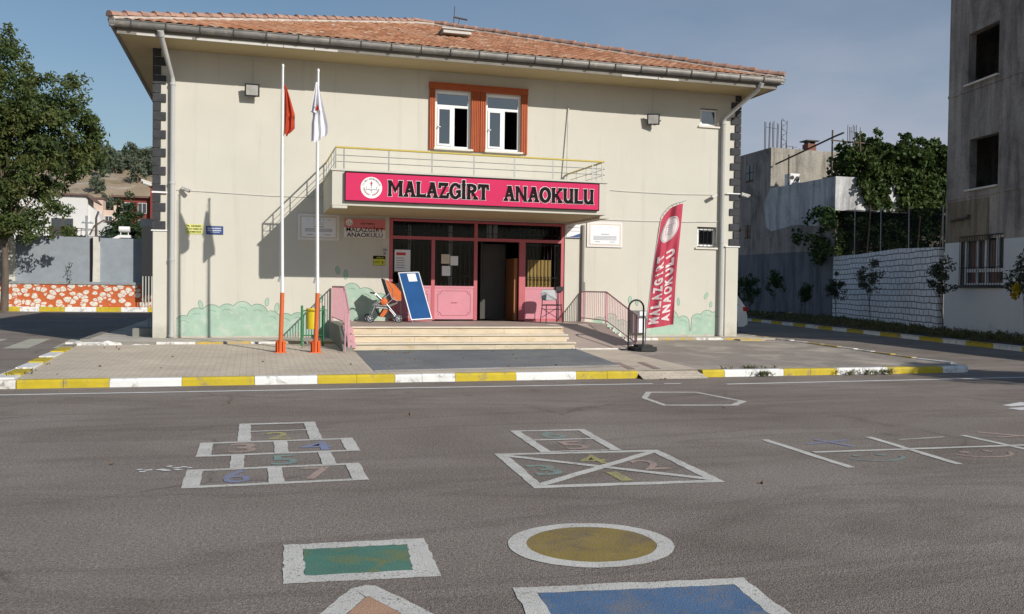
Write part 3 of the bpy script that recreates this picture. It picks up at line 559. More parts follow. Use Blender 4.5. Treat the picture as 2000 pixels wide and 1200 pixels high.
# right hopscotch
m = MB()
Q = [(2.15, 6.70), (3.78, 6.58), (3.86, 8.05), (2.22, 8.18)]
def inset(Q_, a): 
    cx = sum(p[0] for p in Q_)/len(Q_); cy = sum(p[1] for p in Q_)/len(Q_)
    return [(x-math.copysign(a, x-cx), y-math.copysign(a*.9, y-cy)) for x, y in Q_]
ring_frame(m, Q, inset(Q, .10)); band(m, (2.24, 6.80), (3.80, 7.98), .09, .0065); band(m, (2.28, 8.08), (3.72, 6.68), .09, .006)
ring_frame(m, [(2.68, 8.16), (3.50, 8.10), (3.60, 9.40), (2.74, 9.46)], [(2.79, 8.20), (3.40, 8.15), (3.50, 9.32), (2.84, 9.38)], .0052); band(m, (2.8, 8.82), (3.5, 8.77), .07, .0068)
struct(m, 'hopscotch_grid', 'road_w', ground, 'white crossed box hopscotch outline painted right of centre')
gtext('5', 3.0, 8.24, .26, .46, 'ch_salmon'); gtext('4', 2.90, 7.52, .26, .4, 'ch_yel'); gtext('2', 3.33, 7.17, .26, .44, 'ch_salmon'); gtext('1', 2.94, 6.80, .11, .36, 'ch_yel'); gtext('3', 2.33, 7.15, .26, .44, 'ch_teal'); gtext('6', 2.98, 8.88, .26, .42, 'ch_teal')
# long grid at the right
m = MB(); band(m, (5.26, 8.36), (5.22, 6.86), .085); band(m, (6.5, 8.27), (6.33, 6.77), .085, .0045); band(m, (7.65, 8.15), (7.62, 6.6), .085, .0047); band(m, (5.33, 7.59), (8.9, 7.42), .07, .0062)
struct(m, 'ladder_marking', 'road_w', ground, 'white line with three cross bars painted at the right')
m = MB(); band(m, (5.55, 8.02), (6.15, 8.16), .055, .004); band(m, (5.80, 8.25), (5.95, 7.80), .07, .0045); struct(m, 'painted_plus', 'ch_blue', ground)
m = MB(); band(m, (6.72, 8.05), (7.35, 8.1), .05, .004); struct(m, 'painted_minus', 'zebra', ground)
m = MB(); band(m, (8.0, 8.3), (8.5, 7.72), .08, .004); band(m, (7.95, 7.95), (8.6, 8.0), .05, .0045); struct(m, 'painted_cross', 'ch_salmon', ground)
def smile(cx, cy, r, mat):
    m = MB(); pts = [(cx+r*math.cos(t), cy+r*.7*math.sin(t)) for t in np.linspace(PI*1.05, PI*1.95, 12)]
    for a, b in zip(pts[:-1], pts[1:]): band(m, a, b, .045, .004)
    for s_ in (-1, 1):
        e = [(cx+s_*r*.45+.05*math.cos(t), cy+r*.18+.05*math.sin(t)) for t in np.linspace(0, 2*PI, 9)]; fill(m, e[:-1], .0045)
    struct(m, 'painted_smile', mat, ground)
smile(5.78, 7.28, .30, 'ch_teal'); smile(7.0, 7.22, .32, 'ch_salmon')
m = MB(); Gq = [(.19, 5.58), (1.05, 5.53), (1.0, 4.78), (.16, 4.85)]; Gi = [(.30, 5.46), (.92, 5.42), (.87, 4.92), (.28, 4.96)]
ring_frame(m, Gq, Gi); struct(m, 'square_border', 'road_w', ground, 'worn white border of the green rectangle'); m = MB(); fill(m, Gi); struct(m, 'green_rectangle', 'road_g', ground)
def ell(cx, cy, rx, ry, n=48, j=0): return [(cx+rx*math.cos(2*PI*i/n)*(1+random.uniform(-j, j)), cy+ry*math.sin(2*PI*i/n)*(1+random.uniform(-j, j))) for i in range(n)]
m = MB(); eo = ell(2.035, 5.17, .525, .475, j=.008); ei = ell(2.04, 5.17, .41, .375, j=.006)
for i in range(48): j = (i+1) % 48; m.face([(*eo[i], .004), (*eo[j], .004), (*ei[j], .004), (*ei[i], .004)])
struct(m, 'circle_border', 'road_w', ground, 'worn white ring of the yellow circle'); m = MB(); fill(m, ell(2.04, 5.17, .415, .38)); struct(m, 'yellow_circle', 'road_y', ground)
m = MB(); Bq = [(1.33, 4.50), (2.62, 4.35), (2.50, 3.25), (1.22, 3.38)]; Bi = [(1.44, 4.39), (2.51, 4.26), (2.40, 3.36), (1.33, 3.48)]
ring_frame(m, Bq, Bi); struct(m, 'square_border', 'road_w', ground, 'worn white border of the blue rectangle'); m = MB(); fill(m, Bi); struct(m, 'blue_rectangle', 'road_b', ground)
m = MB(); To = [(.58, 4.73), (.64, 4.70), (1.06, 3.75), (.02, 3.83), (.50, 4.69)]; Ti = [(.575, 4.55), (.585, 4.55), (.88, 3.87), (.22, 3.92), (.56, 4.54)]
ring_frame(m, To, Ti); struct(m, 'triangle_border', 'road_w', ground, 'worn white border of the peach triangle'); m = MB(); fill(m, Ti); struct(m, 'peach_triangle', 'road_o', ground)
m = MB(); band(m, (10.30, 10.17), (10.9, 10.33), .13, .004, w2=.3); band(m, (10.1, 9.85), (11.2, 10.0), .2, .0045); struct(m, 'direction_arrow', 'road_w2', ground, 'end of a white arrow at the right edge')
m = MB(); 
for i in range(11):
    x, y = random.gauss(-.62, .12), random.gauss(8.1, .07)
    fill(m, [(x+random.uniform(.01, .06)*math.cos(t), y+random.uniform(.01, .035)*math.sin(t)) for t in np.linspace(0, 2*PI, 7)[:-1]], .0072+i*.00002)
struct(m, 'paint_spill', 'white', ground, 'small white paint splash beside the left hopscotch')

# ---- forecourt paving ----
def paved(x0, x1, y0, y1, dz=0):
    b = MB(); ys = [y for y in (14.3, 18.7, 20.3, 22.4) if y0 < y < y1]; ys = [y0]+ys+[y1]
    for a, c in zip(ys[:-1], ys[1:]):
        b.face([(x0, a, pave_z(a)+dz), (x1, a, pave_z(a)+dz), (x1, c, pave_z(c)+dz), (x0, c, pave_z(c)+dz)])
    return b
m = paved(-3.62, 7.9, 14.72, 20.6)
pavement = struct(m, 'pavement', 'pave')
m = paved(7.9, 13.8, 14.72, 21.2, -.004); struct(m, 'pavement', 'pave_grey')
m = MB(); zz = lambda y: pave_z(y)+.004
m.face([(1.98, 15.25, zz(15.25)), (6.68, 15.62, zz(15.62)), (7.02, 19.2, zz(19.2)), (2.04, 18.68, zz(18.7))]); struct(m, 'blue_paving_panel', 'pave_blue', pavement)
m = MB(); m.face([(1.98, 15.02, zz(15.02)+.001), (6.95, 15.32, zz(15.32)+.001), (6.68, 15.62, zz(15.62)+.001), (1.98, 15.25, zz(15.25)+.001)]); struct(m, 'white_painted_line', 'pave_white', pavement)
m = MB()
for x in (6.55, 7.05): m.face([(x, 14.9, zz(14.9)+.002), (x+.14, 14.9, zz(14.9)+.002), (x+.3, 16.0, zz(16)+.002), (x+.16, 16.0, zz(16)+.002)])
struct(m, 'pink_painted_line', 'pink_pave', pavement)
m = MB(); m.face([(2.0, 18.60, zz(18.6)+.003), (6.95, 18.60, zz(18.6)+.003), (6.95, 18.76, zz(18.76)+.003), (2.0, 18.76, zz(18.76)+.003)]); struct(m, 'teal_painted_strip', 'tealstrip', pavement)
m = MB(); m.face([(6.6, 14.35, .004), (7.86, 14.35, .004), (7.86, 14.73, .112), (6.6, 14.73, .118)]); m.face([(7.86, 14.73, .112), (7.9, 14.73, .112), (7.9, 14.6, .1), (7.86, 14.6, .1)]); struct(m, 'dropped_ramp', 'pave', pavement)
# apron slab round the building
m = MB()
m.box(-3.6, 20.62, -.1, 1.78, 22.6, .29); m.box(8.6, 21.25, -.1, 13.7, 22.6, .29); m.box(-3.6, 22.6, -.1, -2.0, 60, .285); m.box(13.0, 22.6, -.1, 13.7, 44, .285)
struct(m, 'apron_slab', 'cement')
# ---- kerbs ----
def kerb_run(mb, p, q, segs, h0=-.05, h1=.13, wdt=.15, gap=.006, zoff=None):
    p = Vector((*p, 0)); q = Vector((*q, 0)); d = (q-p).normalized(); n = Vector((-d.y, d.x, 0)); t = 0
    for L_, mi in segs:
        k = max(1, round(L_/.75)); l = L_/k
        for i in range(k):
            a = p+d*(t+gap/2); b = p+d*(t+l-gap/2); jz = random.uniform(-.006, .006); jy = random.uniform(-.007, .007)
            z1 = h1+jz+(zoff((a+b)/2) if zoff else 0); c = .035
            prof = [(0, h0), (0, z1-c), (c*.7, z1), (wdt, z1), (wdt, h0)]
            A = [a+n*(w_+jy)+Vector((0, 0, z)) for w_, z in prof]; B = [b+n*(w_+jy)+Vector((0, 0, z)) for w_, z in prof]
            for u_ in range(5): mb.face([A[u_], B[u_], B[(u_+1) % 5], A[(u_+1) % 5]], mi)
            mb.face(A, mi); mb.face(B[::-1], mi); t += l
KM = ['kerb_w', 'kerb_y', 'kerb_c', 'kerb_old_y', 'kerb_old_w']
m = MB(); kerb_run(m, (-3.34, 14.58), (6.58, 14.58), [(1.26, 1), (1.03, 0), (1.08, 1), (.97, 0), (1.25, 1), (.45, 0), (.56, 0), (1.07, 1), (1.09, 0), (1.17, 1)])
struct(m, 'kerb', KM)
m = MB(); kerb_run(m, (7.86, 14.56), (13.75, 14.62), [(.45, 1), (1.25, 0), (1.17, 1), (1.15, 0), (1.32, 1), (.55, 0)])
pts = [(13.75, 14.62), (13.98, 14.78), (14.0, 15.1)]
kerb_run(m, pts[0], pts[1], [(.28, 0)], h1=.125); kerb_run(m, pts[1], pts[2], [(.32, 0)], h1=.125); struct(m, 'kerb', KM)
m = MB(); kerb_run(m, (13.98, 15.1), (13.75, 23.2), [(1.1, 0), (1.3, 3), (1.2, 4), (1.3, 3), (1.2, 4), (1.2, 3), (.8, 4)], h1=.14, zoff=lambda p: pave_z(p.y)-.115); struct(m, 'kerb', KM)
m = MB(); kerb_run(m, (-3.62, 14.75), (-3.74, 21.0), [(.4, 0), (.8, 1), (.9, 0), (.9, 1), (1.0, 0), (1.0, 1), (1.25, 2)], wdt=-.21, zoff=lambda p: pave_z(p.y)-.115+.012)
kerb_run(m, (-3.66, 14.60), (-3.345, 14.585), [(.31, 4)], h1=.12, wdt=.2); struct(m, 'kerb', KM)
m = MB(); kerb_run(m, (-3.72, 21.9), (-3.8, 50), [(28.1, 2)], h1=.30, wdt=-.15); struct(m, 'kerb', KM)
m = MB(); kerb_run(m, (-3.7, 20.5), (1.72, 20.5), [(.9, 4), (.8, 2), (.8, 4), (1.15, 3), (.55, 4), (1.22, 3)], h0=.1, h1=.31, wdt=.13); struct(m, 'kerb', KM)
m = MB(); kerb_run(m, (8.6, 21.12), (13.0, 21.12), [(1.5, 4), (1.1, 3), (.8, 4), (1.0, 3)], h0=.1, h1=.32, wdt=.13); struct(m, 'kerb', KM)
m = MB()
def lumpy(u_, v_):
    t = u_; a = v_*PI
    r = .085+.018*math.sin(t*17)+.010*math.sin(t*41+2)
    return (-3.75+1.75*t, 20.42-.8*r*math.cos(a)*1.2, .20+r*1.35*math.sin(a)*(1 if t < .62 else .55))
m.grid(lumpy, 40, 10); struct(m, 'kerb', 'kerb_old_w', smooth=False)
m = MB(); kerb_run(m, (12.3, 20.78), (13.05, 20.78), [(.75, 3)], h0=.1, h1=.30, wdt=.3); struct(m, 'kerb', KM)
# right street kerb, verge
m = MB(); segs = []; tot = 40.0
while tot > 0: segs += [(1.25, 0), (1.35, 1)]; tot -= 2.6
kerb_run(m, (18.9, 12.0), (25.2, 44.5), segs[:26], wdt=-.15, h1=.14); struct(m, 'kerb', KM)
m = MB(); m.face([(19.05, 12, .10), (23.0, 12, .16), (24.9, 28, .18), (31, 44, .28), (31, 60, .3), (24, 60, .12), (25.3, 44.5, .12)]); struct(m, 'verge_soil', 'soil')
# far left kerb
m = MB(); kerb_run(m, (-15, 50.9), (-3.9, 50.9), [(2.4, 0), (1.1, 1), (.9, 0), (1.2, 1), (1.5, 0), (1.2, 1), (1.3, 0), (1.5, 1)], h1=.24); struct(m, 'kerb', KM)
m = MB(); m.box(-40, 51.0, -.1, -3.9, 52, .20); struct(m, 'pavement', 'cement')
# =====================================================================
# SCHOOL
# =====================================================================
WX0, WX1, FY, BY = -2.25, 13.1, 22.4, 36.0
SOF = 7.06
school = thing('school_building', 'two storey cream school with tiled hip roof and pink entrance under a balcony', 'school', (5.4, 22.4, .25))
m = MB()
holes = [(3.27, .70, 7.95, 3.30), (4.40, 5.11, 5.33, 6.56), (5.73, 5.11, 6.67, 6.56), (11.87, 6.14, 12.42, 6.64), (11.84, 2.77, 12.43, 3.34)]
wall_holes(m, (0, FY, 0), (1, 0, 0), (0, -1, 0), WX0, WX1, .1, SOF, holes, .22)
m.face([(WX0, FY, .1), (WX0, BY, .1), (WX0, BY, SOF), (WX0, FY, SOF)]); m.face([(WX1, FY, .1), (WX1, BY, .1), (WX1, BY, SOF), (WX1, FY, SOF)]); m.face([(WX0, BY, .1), (WX1, BY, .1), (WX1, BY, SOF), (WX0, BY, SOF)])
m.build('wall', 'wall', school, recalc=False)
# interior behind the openings
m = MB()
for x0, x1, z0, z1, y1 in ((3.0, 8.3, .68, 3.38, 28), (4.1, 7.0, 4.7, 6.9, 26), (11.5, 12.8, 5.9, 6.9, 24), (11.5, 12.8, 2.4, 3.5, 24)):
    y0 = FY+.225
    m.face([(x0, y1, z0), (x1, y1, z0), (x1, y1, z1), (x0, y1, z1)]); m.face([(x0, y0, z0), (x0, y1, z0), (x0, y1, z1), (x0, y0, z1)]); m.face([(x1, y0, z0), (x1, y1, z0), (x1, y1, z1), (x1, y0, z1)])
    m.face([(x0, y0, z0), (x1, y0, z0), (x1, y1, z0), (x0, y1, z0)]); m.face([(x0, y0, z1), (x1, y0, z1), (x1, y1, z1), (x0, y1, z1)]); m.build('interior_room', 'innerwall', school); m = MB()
# corner piers and quoins
for s_, x0, x1 in (('l', -2.27, -1.97), ('r', 12.72, 13.12)):
    m = MB(); m.bbox(x0, FY-.035, .28, x1, FY+.02, 2.79, .012); m.build('corner_pier', 'wall', school)
m = MB(); z = 2.83; i = 0
while z < SOF-.02:
    h = min(.205, SOF-z-.005)
    wq = .29 if i % 2 == 0 else .18
    m.box(WX0-.03, FY-.04, z+.008, WX0-.03+wq, FY+.25, z+h-.008); i += 1; z += .212
m.build('quoin', 'quoin', school, label='dark grey quoins up the left corner')
m = MB(); z = 2.83; i = 0
while z < SOF-.02:
    h = min(.205, SOF-z-.005)
    wq = .30 if i % 2 == 0 else .17
    m.box(WX1+.03-wq, FY-.04, z+.008, WX1+.03, FY+.3, z+h-.008); i += 1; z += .212
m.build('quoin', 'quoin', school, label='dark grey quoins up the right corner')
for a, b, c, d, e, f in ((-2.30, FY-.06, 2.795, -1.95, FY-.001, 2.825), (-2.29, FY-.07, 3.68, -1.95, FY-.042, 3.72), (12.70, FY-.06, 2.795, 13.15, FY-.001, 2.825), (12.70, FY-.07, 4.28, 13.15, FY-.042, 4.31)): m = MB(); m.box(a, b, c, d, e, f); m.build('quoin_band', 'white', school)
# eaves
EX0, EX1, EY0, EY1 = -2.9, 13.52, 21.22, 37.0
m = MB(); m.face([(EX0+.02, EY0+.02, SOF-.02), (EX1-.02, EY0+.02, SOF-.02), (EX1-.02, EY1, SOF-.02), (EX0+.02, EY1, SOF-.02)][::-1]); m.build('soffit', 'soffit', school)
m = MB(); z0, z1 = SOF-.045, SOF+.19
m.box(EX0, EY0, z0, EX1, EY0+.03, z1); m.box(EX0, EY0+.03, z0, EX0+.03, EY1, z1); m.box(EX1-.03, EY0+.03, z0, EX1, EY1, z1); m.box(EX0, EY1, z0, EX1, EY1+.03, z1); m.build('fascia', 'fascia', school)
m = MB()
for a, b in ((-2.5, -1.35), (-1.25, .25), (.28, .62), (.64, 1.3), (1.33, 1.85), (9.0, 10.0), (10.03, 10.6)): m = MB(); m.box(a, EY0-.012, z0-.002, b, EY0-.001, z0+.045); m.build('fascia_strip', 'whitestrip', school)
m = MB()
def gutter(p, q, nrm):
    p = Vector(p); q = Vector(q); nrm = Vector(nrm); prof = [(0, .09)]+[(.075-.075*math.cos(t), .0-.085*math.sin(t)+.02) for t in np.linspace(0, PI, 9)][::1]+[(.15, .09), (.165, .09), (.165, .075)]
    A = [p+nrm*a+Vector((0, 0, b)) for a, b in prof]; B = [q+nrm*a+Vector((0, 0, b)) for a, b in prof]
    for i in range(len(prof)-1): m.face([A[i], B[i], B[i+1], A[i+1]])
    m.face(A); m.face(B)
GZ = SOF+.14
gutter((EX0-.14, EY0-.003, GZ), (EX1+.14, EY0-.003, GZ), (0, -1, 0)); gutter((EX0-.003, EY0-.14, GZ-.002), (EX0-.003, EY1, GZ-.002), (-1, 0, 0)); gutter((EX1+.003, EY0-.14, GZ-.002), (EX1+.003, EY1, GZ-.002), (1, 0, 0))
m.build('gutter', 'zinc', school, recalc=False)
x = EX0+.3
while x < EX1: m = MB(); m.prism([(EY0-.175, GZ+.085), (EY0-.175, GZ-.05), (EY0-.12, GZ-.085), (EY0-.03, GZ-.085), (EY0-.03, GZ-.072), (EY0-.12, GZ-.072), (EY0-.168, GZ-.04), (EY0-.168, GZ+.085)], x, x+.022, 'x'); m.build('gutter_clip', 'zinc_d', school); x += .71
# roof with modelled tile courses
RP, RD, RZ = .36, 7.95, 7.27
def tile_h(a, r):
    w_ = .034*abs(math.sin(PI*a/.215)); f = (r/.34) % 1.0
    return w_+.035*(1-f)
def roof_side(fn, length, step, rstep, mb):
    """fn(along, run)->(x,y); cut at the hips"""
    na = int(length/step); nr = int(RD/rstep); 
    for j in range(nr):
        r0, r1 = j*rstep, (j+1)*rstep
        i0 = int(max(0, (r0)/step)); i1 = int(min(na, (length-r0)/step))+1
        k = len(mb.v)
        for r, rh in ((r0, r0-.0015), (r0, r0+.0015), (r1, r1-.0015)):
            for i in range(i0, i1+1):
                a = min(max(i*step, r), length-r); x, y = fn(a, r); mb.v.append((x, y, RZ+RP*r+tile_h(a, max(0, rh))))
        n = i1-i0+1
        for q in (0, n):
            for i in range(n-1): mb.f.append((k+q+i, k+q+i+1, k+q+n+i+1, k+q+n+i)); mb.m.append(0)
m = MB(); Lx = EX1-EX0+.2; Ly = EY1-EY0+.2
ox, oy = EX0-.1, EY0-.1
roof_side(lambda a, r: (ox+a, oy+r), Lx, .036, .17, m)
roof_side(lambda a, r: (ox+r, oy+Ly-a), Ly, .108, .34, m); roof_side(lambda a, r: (ox+Lx-r, oy+a), Ly, .108, .34, m); roof_side(lambda a, r: (ox+Lx-a, oy+Ly-r), Lx, .215, .34, m)
roof = m.build('roof', 'tile', school, recalc=False)
m = MB(); mc = MB()
def hip(p, q):
    p = Vector(p); q = Vector(q); d = (q-p); L_ = d.length; d.normalize(); side = d.cross(Vector((0, 0, 1))).normalized(); upv = side.cross(d)
    mc.tube([p+upv*.0, q+upv*.0], [.115, .115], 6)
    n = int(L_/.40)
    for i in range(n):
        a = p+d*(L_*i/n-.03); b = p+d*(L_*(i+1)/n+.03); jz = random.uniform(-.012, .012)
        pr = lambda c, r, lift: [c+side*r*math.cos(t)+upv*(r*math.sin(t)+lift) for t in np.linspace(0, PI, 7)]
        A = pr(a, .115, .075+jz); B = pr(b, .09, .05+jz)
        for j in range(6): m.face([A[j], A[j+1], B[j+1], B[j]])
        m.face(A); m.face(B)
zr = RZ+RP*RD
c0 = (ox, oy, RZ+.02); c1 = (ox+Lx, oy, RZ+.02); r0 = (ox+RD, oy+RD, zr+.02); r1 = (ox+Lx-RD, oy+RD, zr+.02)
hip(c0, r0); hip(c1, r1); hip(r0, r1); hip((ox, oy+Ly, RZ+.02), r0); hip((ox+Lx, oy+Ly, RZ+.02), r1)
mc.build('ridge_mortar', 'mortar', roof); m.build('ridge_tile', 'cap', roof, recalc=False)
m = MB(); m.prism([(5.05, 24.6), (5.85, 24.6), (5.85, 25.3), (5.05, 25.3)], 8.68, 8.78, 'z'); m.box(5.0, 24.55, 8.78, 5.9, 25.35, 8.81); sk = m.build('roof_hatch', 'whitestrip', roof)
for i in range(12):
    m = MB(); x = random.uniform(0, 11); y = random.uniform(22, 26.5); z = RZ+RP*(y-oy)+.06; s_ = random.uniform(.02, .05); m.bbox(x, y, z, x+s_*2, y+s_, z+s_*.6, .005); m.build('mortar_crumb', 'mortar', roof)
m = MB(); m.tube([(6.3, 29.1, 10.1), (6.34, 29.1, 10.86)], .014, 6); m.tube([(6.3, 29.1, 10.5), (6.75, 29.0, 10.42)], .03, 6); m.tube([(6.45, 29.1, 10.2), (6.5, 29.1, 10.45)], .01, 5); m.tube([(6.2, 29.1, 10.15), (6.55, 29.1, 10.2)], .01, 5)
solo(m, 'roof_antenna', 'rust', 'thin dark aerial standing on the school roof ridge', 'antenna', (6.3, 29.1, 10.1))
# upper windows
def sash(mb, x0, z0, x1, z1, y, t=.05, d=.04):
    mb.box(x0, y, z0, x1, y+d, z0+t); mb.box(x0, y, z1-t, x1, y+d, z1); mb.box(x0, y+.001, z0+t, x0+t, y+d, z1-t); mb.box(x1-t, y+.001, z0+t, x1, y+d, z1-t)
for (x0, x1), (s0, s1) in (((4.40, 5.33), (4.25, 5.56)), ((5.73, 6.67), (5.57, 6.85))):
    z0, z1 = 5.11, 6.56; m = MB(); yy = FY+.05
    sash(m, x0, z0, x1, z1, yy, .065, .07); zt = z1-.40; m.box(x0+.065, yy, zt, x1-.065, yy+.07, zt+.06); xm_ = (x0+x1)/2+.02; m.box(xm_-.035, yy-.002, z0+.065, xm_+.035, yy+.068, zt)
    wn = m.build('window', 'upvc', school)
    m = MB(); sash(m, x0+.07, z0+.07, xm_-.04, zt-.005, yy-.02, .05, .05); m.box(x0+.075, yy-.055, 5.62, x0+.10, yy-.021, 5.66); m.box(x0+.075, yy-.055, 5.64, x0+.15, yy-.04, 5.66); m.build('sash', 'upvc', wn)
    m = MB(); m.box(x0+.06, yy+.03, zt+.05, x1-.06, yy+.036, z1-.06); m.box(x0+.11, yy+.004, z0+.11, xm_-.08, yy+.01, zt-.05); m.build('pane', 'glass', wn)
    m = MB(); m.bbox(x0-.04, FY-.10, z0-.05, x1+.06, FY-.001, z0-.002, .008); m.build('sill', 'sillm', wn)
    m = MB(); zb, ztp = 5.06, 6.72+.03
    for a, b in ((s0, x0-.002), (x1+.002, s1)):
        m.box(a, FY-.05, zb, b, FY-.001, ztp-.16)
        k = max(2, int((b-a)/.045))
        for i in range(k): xx = a+(b-a)*(i+.25)/k; m.box(xx, FY-.066, zb+.002, xx+(b-a)/k*.5, FY-.051, ztp-.17)
    m.box(s0-.012, FY-.075, ztp-.16, s1+.0, FY-.001, ztp); m.box(s0-.02, FY-.09, ztp-.03, s1+.004, FY-.076, ztp+.005); m.build('window_surround', 'orange', school)
# interior open sash glimpsed
for (x0, z0, x1, z1) in ((11.87, 6.14, 12.42, 6.64), (11.84, 2.77, 12.43, 3.34)):
    m = MB(); sash(m, x0+.05, z0+.03, x1, z1-.03, FY+.1, .05, .05); wn = m.build('window', 'upvc', school)
    m = MB(); m.box(x0+.09, FY+.12, z0+.07, x1-.04, FY+.126, z1-.07); m.build('pane', 'glass', wn)
    m = MB(); m.bbox(x0-.06, FY-.05, z0-.05, x1+.05, FY+.08, z0-.002, .006); m.build('sill', 'sillm', wn)
    if z0 < 4:
        m = MB()
        for i in range(5): xx = x0+.06+(x1-x0-.1)*i/4; m.tube([(xx, FY-.02, z0+.02), (xx, FY-.02, z1-.02)], .006, 5)
        for z in (z0+.1, z1-.1): m.tube([(x0+.01, FY-.02, z), (x1-.01, FY-.02, z)], .006, 5)
        m.build('window_grille', 'black', wn)
# entrance frame
DY = FY+.03
m = MB()
def bar(x0, x1, z0, z1, y=DY, d=.07): m.box(x0, y, z0, x1, y+d, z1)
bar(3.27, 3.37, .70, 3.28); bar(4.36, 4.45, .72, 2.77); bar(5.48, 5.57, .72, 3.22); bar(6.70, 6.87, .72, 2.77); bar(7.86, 7.95, .70, 3.28)
m.box(3.27, DY-.004, 2.77, 7.95, DY+.074, 2.85); m.box(3.37, DY-.002, 3.22, 7.86, DY+.07, 3.28); m.box(3.371, DY-.003, .70, 4.359, DY+.06, .76); m.box(6.871, DY-.003, .70, 7.859, DY+.06, .76)
entr = m.build('entrance_frame', 'pink_d', school)
def panel(x0, x1, z0, z1, nm='door_panel', plain=False):
    m = MB(); m.box(x0, DY+.01, z0, x1, DY+.05, z1); m.box(x0, DY-.002, z1, x1, DY+.055, z1+.05); p_ = m.build(nm, 'pink', school)
    if plain: return p_
    m = MB(); y = DY+.006; a, b, c, d = x0+.08, x1-.08, z0+.09, z1-.07; t = .012
    m.box(a+.1, y, c, b-.1, y+.003, c+t); m.box(a+.1, y, d-t, b-.1, y+.003, d); m.box(a, y, c+.1, a+t, y+.003, d-.1); m.box(b-t, y, c+.1, b, y+.003, d-.1)
    for sx, cx in ((1, a), (-1, b)):
        for sz, cz in ((1, c), (-1, d)):
            q = [(cx+sx*(.1+.0*t_)-sx*.1*math.cos(t_)*0, 0) for t_ in (0,)]
            for t_ in np.linspace(0, PI/2, 6)[:-1]:
                t2 = t_+PI/10; px = lambda t3: (cx+sx*.1*(1-math.cos(t3))*0+sx*.1*(math.sin(t3)), cz+sz*.1*math.cos(t3))
                p1, p2 = px(t_), px(t2); m.tube([(p1[0], y, p1[1]), (p2[0], y, p2[1])], .006, 4)
            m.box(cx+sx*.03-.012, y, cz+sz*.03-.012, cx+sx*.03+.012, y+.003, cz+sz*.03+.012)
    cx, cz = (x0+x1)/2, (z0+z1)/2+.02
    for k in range(-2, 3):
        for s_ in (-1, 1): m.tube([(cx+k*.035-.015, y, cz+s_*(.02 if k % 2 else .008)), (cx+k*.035+.02, y, cz-s_*.006)], .004, 4)
    m.build('pressed_ornament', 'pinkline', p_); return p_
panel(3.37, 4.36, .762, 1.55); panel(4.45, 5.48, .745, 1.55, 'door_leaf'); panel(6.87, 7.86, .762, 1.55, plain=True)
m = MB()
for x0, x1, z0, z1 in ((3.375, 4.355, 1.605, 2.765), (4.455, 5.475, 1.605, 2.765), (6.875, 7.855, 1.605, 2.765), (3.375, 5.475, 2.855, 3.215), (5.575, 7.855, 2.855, 3.215)): m.box(x0, DY+.03, z0, x1, DY+.036, z1)
m.build('door_glass', 'glass_d', school)
m = MB(); gy = DY+.10
for x0, x1, z0, z1, st in ((3.37, 4.36, 1.6, 2.77, .125), (4.45, 5.48, 1.6, 2.77, .125), (3.37, 5.48, 2.85, 3.22, .125), (5.57, 7.86, 2.85, 3.22, .125), (6.87, 7.86, 1.6, 2.77, .1)):
    x = x0+st/2
    while x < x1: m.box(x-.006, gy, z0, x+.006, gy+.012, z1); x += st
    for z in ((z0+.25, z1-.06) if z1-z0 > .6 else (z0+.12,)): m.box(x0, gy-.008, z-.008, x1, gy-.001, z+.008)
x = 6.93
while x < 7.8:
    for s_ in (-1, 1):
        pts = [(x+s_*.022*math.sin(t), gy-.012, 1.66+.24*t/(2*PI)) for t in np.linspace(0, 2*PI, 9)]; m.tube(pts, .006, 4)
    x += .1
m.build('door_grille', 'black', school)
m = MB()
def curt(u_, v_): x = 6.98+.66*u_; return (x, DY+.18+.022*math.sin(x*62), 1.6+.72*v_)
m.grid(curt, 80, 2); m.build('curtain', 'curtain', school, smooth=True)
# inner doors and posts of the hallway
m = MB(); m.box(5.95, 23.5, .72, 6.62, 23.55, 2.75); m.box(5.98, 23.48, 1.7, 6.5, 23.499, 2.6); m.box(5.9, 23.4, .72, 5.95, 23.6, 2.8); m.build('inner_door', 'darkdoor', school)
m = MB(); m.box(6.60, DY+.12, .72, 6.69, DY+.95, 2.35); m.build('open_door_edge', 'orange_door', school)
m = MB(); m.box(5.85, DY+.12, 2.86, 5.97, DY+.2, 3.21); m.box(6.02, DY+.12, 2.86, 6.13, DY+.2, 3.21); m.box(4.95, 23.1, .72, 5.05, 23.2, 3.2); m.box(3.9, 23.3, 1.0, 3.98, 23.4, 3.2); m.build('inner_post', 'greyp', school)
# papers taped to the glass
for x, z, a, b, mt in ((4.62, 2.17, .22, .24, 'goldish'), (4.86, 2.13, .20, .24, 'paper'), (4.64, 1.86, .22, .25, 'paper')):
    m = MB(); m.box(x, DY+.024, z, x+a, DY+.029, z+b); p_ = solo(m, 'notice_sheet', mt, 'sheet taped to door glass', 'notice', (x, DY+.024, z), 'papers taped inside the door glass')
    p_['label'] = {4.62: 'yellowish paper taped at the upper left of the door glass', 4.86: 'white paper taped beside the yellowish one on the door glass', 4.64: 'white paper taped under the yellowish one on the door glass'}[x]
m = MB(); m.box(3.42, DY+.024, 1.95, 3.82, DY+.029, 2.50); po = solo(m, 'poster', 'paper', 'white notice poster with red heading inside the left entrance window', 'poster', (3.42, DY+.02, 1.95)); 
m = MB(); m.box(3.46, DY+.0215, 2.36, 3.70, DY+.0235, 2.43); m.build('heading', 'redp', po)
m = MB()
for k in range(5): m.box(3.46, DY+.0215, 2.28-.06*k, 3.66+.02*(k % 2), DY+.0235, 2.30-.06*k)
m.build('printed_lines', 'greyp', po)
m = MB(); m.box(7.70, DY-.08, 1.50, 7.90, DY-.004, 1.62); m.tube([(7.80, DY-.03, 1.5), (7.80, DY-.03, .75)], .012, 6); solo(m, 'door_closer_box', 'black', 'black lock box with conduit on the right entrance frame', 'lock box', (7.8, DY, .75))
